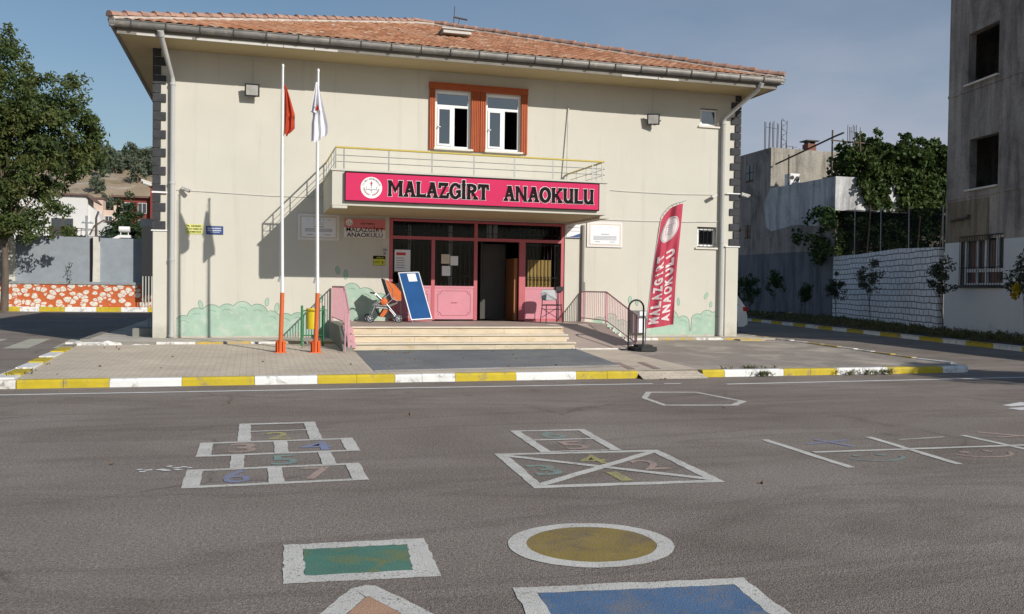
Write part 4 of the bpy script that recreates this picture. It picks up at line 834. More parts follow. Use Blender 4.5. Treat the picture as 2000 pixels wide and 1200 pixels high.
# canopy and balcony
CY, CX0, CX1 = 19.75, 1.63, 8.02
m = MB(); m.box(CX0, CY, 3.33, CX1, FY-.003, 4.08); m.box(CX0-.03, CY-.03, 4.08, CX1+.05, FY-.003, 4.12); m.box(CX0+.01, CY+.01, 3.27, CX0+.33, CY+.30, 3.33); m.box(CX1-.03, CY+.3, 3.27, CX1+.22, FY-.003, 4.079)
m.build('canopy', 'wall', school)
m = MB(); m.box(CX0+.02, CY+.02, 3.318, CX1-.04, FY-.004, 3.329); m.build('canopy_soffit', 'soffit', school)
bal = MB(); z0, z1 = 4.12, 4.57
yr = CY+.02
xs = [1.72, 1.78]+[1.95+i*1.003 for i in range(1, 6)]+[7.86, 7.95]
xs = [1.70, 1.88, 2.86, 3.83, 4.80, 5.76, 6.70, 7.68, 7.93]
for x in xs: bal.box(x-.015, yr-.008, z0, x+.015, yr+.008, z1)
for y in (20.2, 20.9, 21.6, 22.3):
    for x in (1.70, 7.95): bal.box(x-.008, y-.012, z0, x+.008, y+.012, z1)
for z in (4.28, 4.42): bal.tube([(1.70, FY, z), (1.70, yr, z), (7.99, yr, z), (7.95, FY, z)], .008, 6)
br = bal.build('balcony_railing', 'steel', school)
m = MB(); m.tube([(1.70, FY, z1+.02), (1.70, yr, z1+.02), (7.97, yr, z1+.02), (7.95, FY, z1+.02)], .023, 8); m.build('handrail', 'gold', br, smooth=True)
# terrace, steps, ramp
TZ, TY = .70, 19.35
m = MB(); m.box(1.98, TY+.02, .1, 6.86, FY+.25, TZ-.03); m.box(6.86, 20.7, .1, 8.5, FY-.001, TZ-.03); m.build('porch_base', 'travertine', school)
m = MB(); m.box(1.98, TY-.01, TZ-.03, 6.86, FY+.245, TZ); m.box(6.861, 20.7, TZ-.03, 8.5, FY-.002, TZ-.001); m.build('porch_floor', 'terrace', school)
for k, (y, zt, xr) in enumerate(((TY-.02, TZ, 6.80), (TY-.32, TZ-.16, 6.84), (TY-.62, TZ-.32, 6.92))):
    m = MB()
    if k: m.box(2.0, y+.02, .1, xr, y+.32, zt-.03)
    else: m.box(2.0, y+.02, TZ-.17, xr, y+.038, TZ-.031)
    for x in np.arange(2.0+.4*k, xr, 1.35): pass
    st = m.build('step', 'travertine', school)
    m = MB(); m.bbox(1.99, y-.02, zt-.03, xr+.02, y+.335 if k else y+.0, zt, .006); m.build('nosing', 'travtop', st)
    for x in np.arange(2.9+.45*k, xr-.2, 1.27): m = MB(); m.box(x, y+.017, zt-.155, x+.004, y+.0195, zt-.031); m.build('joint', 'kerb_c', st)
m = MB(); m.prism([(20.75, TZ-.004), (18.75, .225), (18.75, .05), (20.75, .05)], 6.9, 8.42, 'x'); m.build('ramp', 'terrace', school)
m = MB()
for k in range(5):
    y = 18.75+.4*k; z = .235+(y-18.75)*.2375; m = MB(); m.box(6.87, y-.03, z-.1, 7.02+.02*k, y+.06, z+.015); m.build('ramp_edge', 'kerb_old_w', school); m = MB(); m.box(8.40, y, z-.1, 8.55, y+.09, z+.02); m.build('ramp_edge', 'kerb_old_w', school)
m = MB(); m.box(6.93, 18.66, .1, 8.5, 18.75, .245); m.build('ramp_edge', 'kerb_old_w', school)
m = MB(); m.prism([(22.4, TZ), (19.45, TZ), (18.55, .28), (18.55, .1), (22.4, .1)], 1.78, 1.975, 'x'); m.build('stair_cheek', 'cheek', school)
m = MB(); 
for y, z in ((19.3, .70), (19.0, .55), (18.8, .42)): m = MB(); m.bbox(1.90, y-.12, z-.14, 2.06, y+.06, z+.0, .03); m.build('chipped_stair_edge', 'pink_rail', school)
# railings
def railing(name, label, tops, bots, step, loc, extra=None):
    t = thing(name, label, 'railing', loc)
    m = MB(); m.tube(tops, .018, 6); b = [(p[0], p[1], p[2]+.10) for p in bots]; m.tube(b, .014, 6); m.build('rail', 'pink_rail', t)
    m = MB()
    for i in range(len(tops)-1):
        a, c = Vector(tops[i]), Vector(tops[i+1]); d, e = Vector(b[i]), Vector(b[i+1]); n = max(1, round((a-c).length/step))
        for k in range(n): s_ = k/n; p1 = a.lerp(c, s_); p2 = d.lerp(e, s_); m.box(p1.x-.007, p1.y-.007, min(p2.z, p1.z), p1.x+.007, p1.y+.007, p1.z)
    m.build('baluster', 'pink_rail', t)
    for p1, p2 in zip(tops, bots):
        m = MB(); m.box(p1[0]-.02, p1[1]-.02, p2[2]-.02, p1[0]+.02, p1[1]+.02, p1[2]); m.build('post', 'pink_rail', t)
    if extra: 
        m = MB(); m.tube(extra, .014, 6); m.build('end_loop', 'pink_rail', t)
    return t
railing('stair_railing', 'pink metal railing along the left side of the entrance steps', [(1.88, 22.3, 1.55), (1.88, 19.4, 1.55), (1.90, 18.6, 1.06)], [(1.88, 22.3, .70), (1.88, 19.4, .70), (1.90, 18.6, .24)], .11, (1.88, 19.4, .7),
        [(1.90, 18.6, 1.04), (1.80, 18.35, 1.04), (1.80, 18.35, .22)])
railing('ramp_railing', 'pink metal railing down the right side of the ramp', [(8.42, 22.3, 1.50), (8.55, 20.9, 1.50), (8.50, 18.95, .98)], [(8.42, 22.3, .70), (8.55, 20.9, .68), (8.50, 18.95, .24)], .11, (8.5, 20.9, .68),
        [(8.50, 18.95, .92), (8.62, 18.7, .92), (8.62, 18.7, .22)])
# pipes and cables
m = MB(); m.tube([(-1.84, FY-.09, .3), (-1.84, FY-.09, 6.30), (-1.86, FY-.15, 6.42), (-1.98, EY0+.03, 6.98), (-2.0, EY0-.08, 7.12)], .058, 12)
for z in (.32, 2.1, 3.9, 6.2): m.lathe((-1.84, FY-.09, z), [(.072, 0), (.072, .05)], 12)
m.tube([(-1.99, EY0-.02, 7.04), (-2.0, EY0-.09, 7.14)], .075, 12); m.build('downpipe', 'pipe', school, smooth=True)
m = MB(); m.tube([(12.55, FY-.09, .3), (12.55, FY-.09, 6.28), (12.57, FY-.14, 6.38), (12.98, EY0+.05, 6.98), (13.0, EY0-.08, 7.12)], .055, 12)
for z in (.32, 2.9, 6.2): m.lathe((12.55, FY-.09, z), [(.07, 0), (.07, .05)], 12)
m.tube([(12.99, EY0-.02, 7.04), (13.0, EY0-.09, 7.14)], .07, 12); m.build('downpipe', 'pipe', school, smooth=True)
m = MB(); m.tube([(8.44, FY-.05, 1.4), (8.44, FY-.05, 3.27)], .045, 10); m.tube([(8.47, FY-.05, .72), (8.47, FY-.05, 1.75)], .055, 10); m.build('drain_pipe', 'pipe_d', school, smooth=True)
def cable(pts, r=.012, mt='whitestrip', nm='cable'):
    m = MB(); m.tube([(x, FY-r*.8, z) for x, z in pts], r, 6); m.build(nm, mt, school)
cable([(-1.75, 3.775), (.4, 3.72), (1.62, 3.73)]); cable([(8.25, 4.27), (9.6, 4.225), (11.2, 4.21), (12.5, 4.25)], .013); cable([(8.25, 3.44), (10.2, 3.44), (11.5, 3.46), (12.6, 3.50)], .014)
cable([(-.03, 7.04), (-.04, 6.28)], .008); cable([(10.43, 7.04), (10.42, 6.3)], .009)
m = MB(); m.tube([(7.98, FY-.03, 6.40), (7.90, FY-.2, 4.13)], .016, 8); solo(m, 'leaning_pole', 'whitestrip', 'thin white pole leaning on the wall above the balcony', 'pole', (7.90, FY-.2, 4.13))
# mural of bushes (flat paint a couple of millimetres thick)
def bushes(x0, x1, zb, circles, leaves, name='bush_mural'):
    n = int((x1-x0)/.02); xs_ = np.linspace(x0, x1, n); H = np.full(n, zb+.12)
    for cx, cz, r in circles:
        mk = np.abs(xs_-cx) < r; H[mk] = np.maximum(H[mk], cz+np.sqrt(r*r-(xs_[mk]-cx)**2))
    m = MB(); y = FY-.003
    for i in range(n-1): m.face([(xs_[i], y, zb), (xs_[i+1], y, zb), (xs_[i+1], y, H[i+1]), (xs_[i], y, H[i])], 0)
    m.tube([(xs_[i], y-.001, H[i]) for i in range(n)], .007, 4, 1)
    for cx, cz, a, b, rot in leaves:
        e = [(cx+a*math.cos(t)*math.cos(rot)-b*math.sin(t)*math.sin(rot), y, cz+a*math.cos(t)*math.sin(rot)+b*math.sin(t)*math.cos(rot)) for t in np.linspace(0, 2*PI, 21)[:-1]]
        m.face(e, 2); m.tube(e+[e[0]], .005, 4, 1)
    for i in range(len(circles)*2):
        c = circles[i//2]; t0 = random.uniform(.2, 1.2); pts = [(c[0]+c[2]*.55*math.cos(t)+random.uniform(-.01, .01), y-.002, c[1]+c[2]*.55*math.sin(t)-.03) for t in np.linspace(t0, t0+1.3, 6)]; pts = [p for p in pts if zb < p[2]]
        if len(pts) > 1: m.tube(pts, .004, 4, 1)
    m.build(name, ['mural', 'mural_l', 'mural_s'], school, recalc=False)
bushes(-1.74, 1.75, .33, [(-1.58, .62, .2), (-1.28, .78, .22), (-.95, .84, .24), (-.6, .88, .22), (-.25, .92, .24), (.1, .86, .24), (.42, .72, .22), (.75, .66, .22), (1.05, .70, .2), (1.35, .75, .24), (1.62, .8, .2)],
       [(-1.2, 1.08, .045, .10, .3), (.32, 1.15, .045, .10, -.1), (.55, 1.02, .05, .11, -.15), (1.6, 1.25, .05, .1, .1)])
bushes(2.0, 3.26, .72, [(2.08, 1.35, .2), (2.35, 1.42, .22), (2.68, 1.25, .28), (3.05, 1.15, .24)], [(2.2, 1.85, .05, .12, 0), (2.0, 1.95, .05, .1, .2)])
bushes(8.78, 12.46, .33, [(8.95, .6, .22), (9.3, .72, .2), (9.62, .55, .2), (10.05, .62, .22), (10.4, .68, .2), (10.75, .75, .24), (11.1, .80, .2), (11.45, .66, .2), (11.9, .72, .2), (12.2, .80, .22), (12.45, .78, .2)],
       [(9.85, 1.28, .05, .11, 0), (10.05, 1.22, .04, .09, .1), (11.05, 1.3, .045, .12, 0), (11.3, 1.25, .04, .11, .1), (12.15, 1.42, .045, .1, -.5), (12.3, 1.18, .04, .08, -.1)])
m = MB()
for i in range(16):
    x = random.choice([random.uniform(-1.7, 1.6), random.uniform(9, 12.4)]); z = random.uniform(.28, .36); s_ = random.uniform(.03, .12)
    m.face([(x+s_*math.cos(t)*random.uniform(.6, 1.2), FY-.006-i*.0001, z+.03*math.sin(t)*random.uniform(.5, 1.2)) for t in np.linspace(0, 2*PI, 9)[:-1]])
m.build('peeling_render_patch', 'cement', school)

# =====================================================================
# SIGNS
# =====================================================================
SY = CY-.07
sign = thing('school_name_board', 'long magenta board with black school name above the entrance', 'sign', (1.9, SY, 3.43))
sx0, sx1, sz0, sz1 = 1.90, 7.82, 3.42, 4.06
m = MB(); m.box(sx0, SY, sz0, sx1, CY-.002, sz1); m.build('sign_box', 'signback', sign)
m = MB(); m.box(sx0+.012, SY-.006, sz0+.02, sx1-.012, SY-.001, sz1-.02); m.build('face_panel', 'magenta', sign)
m = MB(); t = .02; m.box(sx0-.005, SY-.012, sz0-.005, sx1+.005, SY-.0065, sz0+t); m.box(sx0-.005, SY-.012, sz1-t, sx1+.005, SY-.0065, sz1+.005); m.box(sx0-.005, SY-.012, sz0+t, sx0+.012, SY-.0065, sz1-t); m.box(sx1-.012, SY-.012, sz0+t, sx1+.005, SY-.0065, sz1-t); m.build('edge_trim', 'signedge', sign)
# hand drawn heavy flared letters
def A_(cx, cy, rx, ry, a0, a1, th, n=14, tv=None):
    """arc band as quads; th = stroke at the sides, tv at top/bottom"""
    tv = tv or th; R = []; 
    for t in np.linspace(math.radians(a0), math.radians(a1), n):
        h = abs(math.cos(t)); k = th*h+tv*(1-h); R.append(((cx+rx*math.cos(t), cy+ry*math.sin(t)), (cx+(rx-k)*math.cos(t), cy+(ry-k)*math.sin(t))))
    return [[R[i][0], R[i+1][0], R[i+1][1], R[i][1]] for i in range(n-1)]
def stem(x, w_=.17, z0=0, z1=1, fl=.05):
    return [[(x-w_/2-fl, z0), (x+w_/2+fl, z0), (x+w_/2, z0+.13), (x-w_/2, z0+.13)], [(x-w_/2, z0+.13), (x+w_/2, z0+.13), (x+w_/2, z1-.13), (x-w_/2, z1-.13)], [(x-w_/2, z1-.13), (x+w_/2, z1-.13), (x+w_/2+fl, z1), (x-w_/2-fl, z1)]]
G = {
 'A': (.92, [[(.34, 1), (.56, 1.0), (.30, .12), (.12, .12)], [(.0, 0), (.34, 0), (.30, .12), (.12, .12)], [(.34, 1), (.60, 1), (.84, .12), (.62, .12)], [(.58, 0), (.94, 0), (.84, .12), (.62, .12)], [(.26, .28), (.72, .34), (.70, .45), (.30, .40)]]),
 'M': (1.16, stem(.16, .15)+stem(1.0, .17)+[[(.10, 1), (.30, 1), (.64, .42), (.56, .25)], [(.86, 1), (1.06, 1), (.62, .22), (.52, .36)]]),
 'L': (.72, stem(.17, .18)+[[(.20, 0), (.70, 0), (.74, .24), (.60, .15), (.24, .14)]]),
 'Z': (.80, [[(.06, .84), (.06, 1), (.74, 1), (.70, .86)], [(.02, .68), (.14, .70), (.18, .86), (.05, .95)], [(.74, 1), (.52, .90), (.03, .0), (.26, .06)], [(.03, 0), (.76, 0), (.78, .14), (.2, .14)], [(.66, .13), (.78, .13), (.80, .34), (.70, .3)]]),
 'G': (.90, A_(.47, .5, .44, .53, 48, 335, .17, 18, .12)+[[(.56, .40), (.88, .46), (.86, .56), (.58, .52)], [(.72, .06), (.87, .14), (.87, .50), (.72, .46)], [(.68, .76), (.84, .72), (.84, .95), (.72, .92)]]),
 'İ': (.36, stem(.18, .17)+[[(.18+.10*math.cos(a), 1.17+.09*math.sin(a)) for a in np.linspace(0, 2*PI, 11)[:-1]]]),
 'R': (.90, stem(.17, .17)+[[(q[0], q[1]) for q in p] for p in A_(.36, .73, .40, .28, -92, 92, .17, 10, .11)]+[[(.20, .90), (.40, .90), (.40, 1.01), (.20, 1.01)], [(.22, .45), (.40, .45), (.40, .56), (.22, .56)], [(.34, .50), (.54, .50), (.80, .12), (.58, .12)], [(.56, 0), (.92, 0), (.80, .12), (.60, .12)]]),
 'T': (.78, stem(.39, .18, 0, .95)+[[(.02, .86), (.76, .86), (.78, 1.02), (.0, 1.02)], [(.0, 1.02), (-.03, .70), (.05, .72), (.12, .88)], [(.78, 1.02), (.81, .70), (.73, .72), (.66, .88)]]),
 'N': (.98, stem(.15, .14)+stem(.82, .14)+[[(.06, 1), (.30, 1), (.90, .0), (.70, .0)]]),
 'O': (.96, A_(.48, .5, .46, .53, 0, 360, .19, 26, .13)),
 'K': (.92, stem(.17, .18)+[[(.26, .46), (.38, .38), (.84, .92), (.68, 1.0)], [(.60, 1.0), (.92, 1.0), (.82, .86), (.66, .88)], [(.32, .58), (.52, .60), (.84, .12), (.58, .12)], [(.56, 0), (.94, 0), (.84, .12), (.60, .12)]]),
 'U': (.92, [[(.10, .3), (.27, .3), (.27, .87), (.10, .87)], [(.10, .87), (.27, .87), (.31, 1), (.04, 1)], [(.66, .1), (.82, .1), (.82, .87), (.66, .87)], [(.66, .87), (.82, .87), (.87, 1), (.60, 1)], [(.66, .12), (.66, 0), (.90, 0), (.82, .13)]]+[[(q[0], q[1]) for q in p] for p in A_(.44, .32, .34, .34, 180, 335, .17, 12, .13)]),
}
def draw_word(mb, word, x, z, h, total, y, grow=0, mi=0):
    wsum = sum(G[c][0]+.06 for c in word); sx = total/wsum; cur = x; kk = 0
    for c in word:
        wd, polys = G[c]
        for p in polys:
            pts = [(cur+px*sx, z+pz*h) for px, pz in p]; cx = sum(q[0] for q in pts)/len(pts); cz = sum(q[1] for q in pts)/len(pts)
            if grow: pts = [(q[0]+math.copysign(min(grow, grow), q[0]-cx), q[1]+math.copysign(grow, q[1]-cz)) for q in pts]
            yy = y-kk*.00012; kk += 1; mb.face([(a, yy, b) for a, b in pts], mi)
        cur += (wd+.06)*sx
for word, x0_, x1_ in (('MALAZGİRT', 2.83, 5.13), ('ANAOKULU', 5.48, 7.70)):
    mh = MB(); draw_word(mh, word, x0_, 3.575, .325, x1_-x0_, SY-.008, .024); ow = mh.build('letter_outline', 'white', sign, recalc=False)
    ml = MB(); draw_word(ml, word, x0_, 3.575, .325, x1_-x0_, SY-.018, .0135); ml.build('lettering', 'lettering', ow, recalc=False)
def disc(mb, cx, cz, r, y, mi=0, n=40): mb.face([(cx+r*math.cos(2*PI*i/n), y, cz+r*math.sin(2*PI*i/n)) for i in range(n)], mi)
def emblem(mb, cx, cz, r, y, text=True, ink=1, red=2):
    def P(a, b, k=0): return (cx+a*r, y-.002-k*.0003, cz+b*r)
    # torch: flame, stem
    mb.face([P(.0, .62), P(-.09, .45), P(-.10, .33), P(0, .26), P(.10, .33), P(.09, .45)], red); mb.face([P(-.08, .27, 1), P(.08, .27, 1), P(.04, .14, 1), P(-.04, .14, 1)], ink)
    mb.face([P(-.02, .15, 2), P(.02, .15, 2), P(.02, -.48, 2), P(-.02, -.48, 2)], ink)
    for s_ in (-1, 1):
        q = [(.02, -.22), (.18, -.12), (.36, -.14), (.48, -.18), (.48, -.25), (.36, -.20), (.18, -.19), (.02, -.29)]; mb.face([P(s_*a, b, 3) for a, b in q], ink)
        mb.face([P(s_*.46, .08, 4), P(s_*.50, .08, 4), P(s_*.50, -.22, 4), P(s_*.46, -.22, 4)], ink); mb.face([P(s_*.46, .05, 5), P(s_*.40, .08, 5), P(s_*.40, .11, 5), P(s_*.50, .08, 5)], ink)
        for k in range(7):
            t = math.radians(-97+s_*(14+k*11)); t2 = t+math.radians(8); a, b = .62, .75
            mb.face([P(a*math.cos(t), a*math.sin(t), 6), P(b*math.cos(t), b*math.sin(t), 6), P(b*math.cos(t2), b*math.sin(t2), 6), P(a*math.cos(t2), a*math.sin(t2), 6)], red if k % 2 else ink)
    if text:
        s = 'T.C. MİLLÎ EĞİTİM BAKANLIĞI'; n = len(s)
        for i, ch in enumerate(s):
            if ch == ' ': continue
            t = math.radians(165-150*i/(n-1)); th = t-PI/2
            v, f = textmesh(ch, .2, .004); 
            if not v: continue
            xc = (min(p[0] for p in v)+max(p[0] for p in v))/2; k = len(mb.v)
            for a, b in v:
                a -= xc; rr = .74+b; mb.v.append(P(rr*math.cos(t)+a*math.sin(t), rr*math.sin(t)-a*math.cos(t)))
            for q in f: mb.f.append(tuple(k+j for j in q)); mb.m.append(ink)
m = MB(); disc(m, 2.47, 3.73, .235, SY-.009); em = m.build('emblem', 'white', sign, recalc=False)
m = MB(); emblem(m, 2.47, 3.73, .235, SY-.010); m.build('emblem_print', ['greyp', 'greyp', 'redp'], em, recalc=False)
# wall signs
def board(name, label, cat, x0, z0, x1, z1, face, edge, t=.03, d=.025, y=FY-.0):
    r = thing(name, label, cat, ((x0+x1)/2, y, z0))
    m = MB(); m.bbox(x0, y-d, z0, x1, y-.001, z1, .003); m.build('backing', edge, r)
    m = MB(); m.box(x0+t, y-d-.004, z0+t, x1-t, y-d-.0008, z1-t); m.build('face', face, r); return r
ss = board('school_sign', 'small white and salmon school sign left of the entrance', 'sign', 2.13, 2.76, 3.18, 3.25, 'signwhite', 'goldish', .012)
m = MB(); ysn = FY-.030
m.face([(2.145, ysn, 3.02), (3.165, ysn, 2.97), (3.165, ysn, 3.235), (2.145, ysn, 3.235)]); m.build('salmon_band', 'signpink', ss)
m = MB(); disc(m, 2.27, 3.14, .085, ysn-.002, 0); e_ = m.build('emblem', 'white', ss); m = MB(); emblem(m, 2.27, 3.14, .085, ysn-.003, False); m.build('emblem_print', ['greyp', 'greyp', 'redp'], e_, recalc=False)
m = MB(); F0 = lambda x0, z0: (lambda a, b: (x0+a, ysn-.004, z0+b))
put_text(m, 'ADIYAMAN', F0(2.55, 3.10), .34, .045, .01); m.build('lettering', 'lettering', ss, recalc=False)
m = MB(); put_text(m, 'MALAZGİRT', F0(2.20, 2.915), .92, .15, .006); m.build('lettering', 'lettering', ss, recalc=False)
m = MB(); put_text(m, 'ANAOKULU', F0(2.21, 2.785), .89, .11, .012); m.build('lettering', 'lettering', ss, recalc=False)
def certificate(label, x0, z0, x1, z1, logos):
    r = board('framed_certificate', label, 'certificate', x0, z0, x1, z1, 'goldish', 'signwhite', .05, .04); y = FY-.046
    w_, h_ = x1-x0, z1-z0; m = MB(); m.box(x0+.09, y-.001, z0+.08, x1-.09, y+.0005, z1-.08); m.build('paper', 'paper', r)
    m = MB(); yy = y-.003
    for k in range(3 if logos else 4): z = z0+h_*(.42-.045*k); m.box(x0+w_*(.17), yy, z, x1-w_*.17, yy+.001, z+.014)
    m.box(x0+w_*.38, yy, z0+h_*.50, x1-w_*.38, yy+.001, z0+h_*.53); m.box(x0+w_*.22, yy, z0+h_*.20, x0+w_*.36, yy+.001, z0+h_*.225); m.box(x1-w_*.36, yy, z0+h_*.20, x1-w_*.22, yy+.001, z0+h_*.225)
    for cx in ((.24, .76) if logos else (.36, .66)): 
        for a in range(5): t = PI*(1+a/4); m.box(x0+w_*cx+.035*math.cos(t)-.007, yy, z0+h_*.80+.03*math.sin(t), x0+w_*cx+.035*math.cos(t)+.007, yy+.001, z0+h_*.80+.03*math.sin(t)+.01)
    if logos:
        for a, b, c, d in ((.38, .6, .62, .61), (.38, .85, .62, .86), (.38, .6, .385, .86), (.615, .6, .62, .86), (.45, .75, .55, .79), (.42, .65, .58, .67)): m.box(x0+w_*a, yy, z0+h_*b, x0+w_*c, yy+.001, z0+h_*d)
    m.build('printed_lines', 'greyp', r)
certificate('cream framed white certificate under the left end of the canopy', 1.03, 2.68, 2.03, 3.32, True)
certificate('cream framed white certificate on the sunlit wall right of the entrance', 8.56, 2.70, 9.58, 3.37, False)
bn = board('info_banner', 'white banner with blue lower edge between entrance and drain pipe', 'banner', 7.98, 2.93, 8.38, 3.27, 'paper', 'white', .006, .012)
m = MB(); m.face([(7.99, FY-.0175, 2.94), (8.375, FY-.0175, 2.94), (8.375, FY-.0175, 3.05), (8.15, FY-.0175, 2.97)]); m.build('blue_corner', 'blu_sign', bn)
m = MB(); m.box(7.97, FY-.02, 2.905, 8.39, FY-.001, 2.928); m.build('bottom_rod', 'black', bn)
m = MB(); m.box(8.02, FY-.0185, 3.19, 8.35, FY-.0175, 3.205); m.box(8.02, FY-.0185, 3.10, 8.35, FY-.0175, 3.112); m.build('printed_lines', 'greyp', bn)
cs = board('camera_notice', 'pale yellow camera warning sign left of the blue plate', 'sign', -1.54, 2.75, -1.17, 2.98, 'yel_sign', 'yelg', .008, .012)
m = MB(); ysn = FY-.018
for s, z, x0, wd in (('KURUMUMUZ', 2.915, -1.42, .23), ('24 SAAT KAMERA İLE', 2.85, -1.525, .345), ('İZLENMEKTEDİR', 2.78, -1.52, .33)): put_text(m, s, F0(x0, z), wd, .043 if 'İ' not in s else .052, .02)
m.face([(-1.52, ysn-.002, 2.955), (-1.50, ysn-.002, 2.965), (-1.45, ysn-.002, 2.925), (-1.47, ysn-.002, 2.915)]); m.v = [(x, FY-.019, z) for x, _, z in m.v]; m.build('lettering', 'lettering', cs, recalc=False)
bs_ = board('blue_plate', 'small dark blue plate with white lines beside the yellow sign', 'sign', -1.09, 2.75, -.70, 2.95, 'blu_sign', 'signedge', .007, .012)
m = MB(); y = FY-.018
for z, a, b, h in ((2.885, -1.05, -.92, .022), (2.885, -.90, -.75, .022), (2.835, -1.05, -.97, .022), (2.835, -.95, -.75, .022), (2.80, -1.0, -.78, .012)):
    x = a
    while x < b-.01: m.box(x, y, z, x+.013, y+.001, z+h); x += .017
m.build('printed_lines', 'paper', bs_)
ds = board('warning_sign', 'small yellow and black warning sign by the door frame', 'sign', 2.87, 2.09, 3.18, 2.33, 'yelg', 'signedge', .006, .01)
m = MB(); m.box(2.875, FY-.0165, 2.25, 3.175, FY-.0145, 2.325); m.box(2.89, FY-.0165, 2.19, 3.04, FY-.0145, 2.20); m.box(2.89, FY-.0165, 2.15, 3.04, FY-.0145, 2.16)
m.tube([(3.11, FY-.015, 2.20), (3.10, FY-.015, 2.16), (3.13, FY-.015, 2.12)], .008, 4); m.tube([(3.08, FY-.015, 2.17), (3.14, FY-.015, 2.18)], .006, 4); m.build('black_print', 'signedge', ds)
m = MB(); put_text(m, 'DİKKAT', lambda a, b: (2.96+a, FY-.0172, 2.267+b), .19, .045, .02); m.build('lettering', 'yelg', ds, recalc=False)
m = MB(); m.bbox(3.12, FY-.03, 2.46, 3.22, FY-.001, 2.51, .005); m.bbox(3.13, FY-.02, 2.33+.03, 3.19, FY-.001, 2.43, .004); solo(m, 'door_bell', 'greyp', 'small grey bell and switch on the wall left of the entrance', 'bell', (3.16, FY, 2.36))
m = MB(); m.bbox(9.86, FY-.14, .39, 10.28, FY-.001, 1.0, .01); mb_ = solo(m, 'wall_cabinet', 'boxgrey', 'dark grey cabinet on the wall behind the black arched stand', 'cabinet', (10.07, FY, .39))
m = MB(); m.box(10.06, FY-.148, .40, 10.27, FY-.142, .80); m.box(10.08, FY-.148, .86, 10.26, FY-.142, .98); m.build('white_sheet', 'paper', mb_)

# =====================================================================
# LIGHTS, CAMERAS ON THE WALL
# =====================================================================
def flood(x, z, label, rz=0):
    t = thing('floodlight', label, 'floodlight', (x, FY, z), rz, 'floodlights on the facade')
    m = MB()
    def R_(px, py, pz):  # tilted down 35 deg about x
        a = math.radians(10); y0, z0 = py, pz; return (x+px, FY-.22+y0*math.cos(a)-z0*math.sin(a)*-1*-1, z+y0*math.sin(a)*-1*-1+z0*math.cos(a))
    def obox(mb, a, b, c, d, e, f, mi=0):
        k = len(mb.v); P = [(a, b, c), (d, b, c), (d, e, c), (a, e, c), (a, b, f), (d, b, f), (d, e, f), (a, e, f)]
        mb.v += [tuple(WM[t.name].to_3x3() @ (Vector(R_(*p))-Vector((x, FY, z)))+Vector((x, FY, z))) for p in P]
        for q in ((0, 3, 2, 1), (4, 5, 6, 7), (0, 1, 5, 4), (1, 2, 6, 5), (2, 3, 7, 6), (3, 0, 4, 7)): mb.f.append(tuple(k+i for i in q)); mb.m.append(mi)
    obox(m, -.15, 0, -.13, .15, .05, .13); obox(m, -.17, -.02, -.15, .17, -.001, .15); obox(m, -.08, .051, -.09, .08, .12, .07); m.build('housing', 'black', t)
    m = MB(); obox(m, -.135, -.026, -.115, .135, -.021, .115); m.build('lens', 'lampglass', t)
    m = MB(); m.tube([(x-.16, FY-.2, z), (x-.16, FY-.12, z-.03), (x-.1, FY-.01, z-.06)], .012, 5); m.tube([(x+.16, FY-.2, z), (x+.16, FY-.12, z-.03), (x+.1, FY-.01, z-.06)], .012, 5); m.box(x-.12, FY-.015, z-.1, x+.12, FY-.001, z-.02); m.build('bracket', 'black', t)
    return t
flood(-.06, 6.19, 'square floodlight high on the wall left of the flagpoles'); flood(10.43, 6.18, 'tilted square floodlight high on the wall below the right eave', -.35)
def cctv(x, y, z, d, label):
    t = thing('security_camera', label, 'camera', (x, y, z), 0, 'security cameras on the school')
    m = MB(); p = Vector((x, y, z)); d = Vector(d).normalized(); m.tube([p, p+d*.20], .036, 10); m.tube([p+Vector((0, 0, .04)), p+Vector((0, 0, .04))+d*.24], [.03, .036], 6); m.build('camera_body', 'whitestrip', t, smooth=True)
    m = MB(); m.tube([p+d*.19, p+d*.215], .026, 10); m.build('lens', 'black', t)
    m = MB(); m.tube([p+d*.05, p+Vector((0, .08, .0))], .014, 6); m.build('arm', 'whitestrip', t); return t
cctv(-1.62, FY-.09, 3.80, (1, -.6, -.4), 'small white security camera on the left end of the wall cable')
cctv(12.36, FY-.09, 4.20, (-1, -.5, -.4), 'small white security camera beside the right downpipe')
cctv(-2.30, FY-.12, 3.85, (-1, -.5, .25), 'white security camera on the left building corner'); cctv(13.15, FY-.1, 4.27, (1, -.4, -.35), 'white security camera on the right building corner')
m = MB(); m.box(-2.62, 23.1, 2.95, -2.28, 23.4, 3.12); m.box(-2.30, 23.2, 2.98, -2.251, 23.3, 3.08); solo(m, 'side_lamp_box', 'greyp', 'grey lamp box on the left side wall below the quoins', 'lamp', (-2.3, 23.2, 2.95))

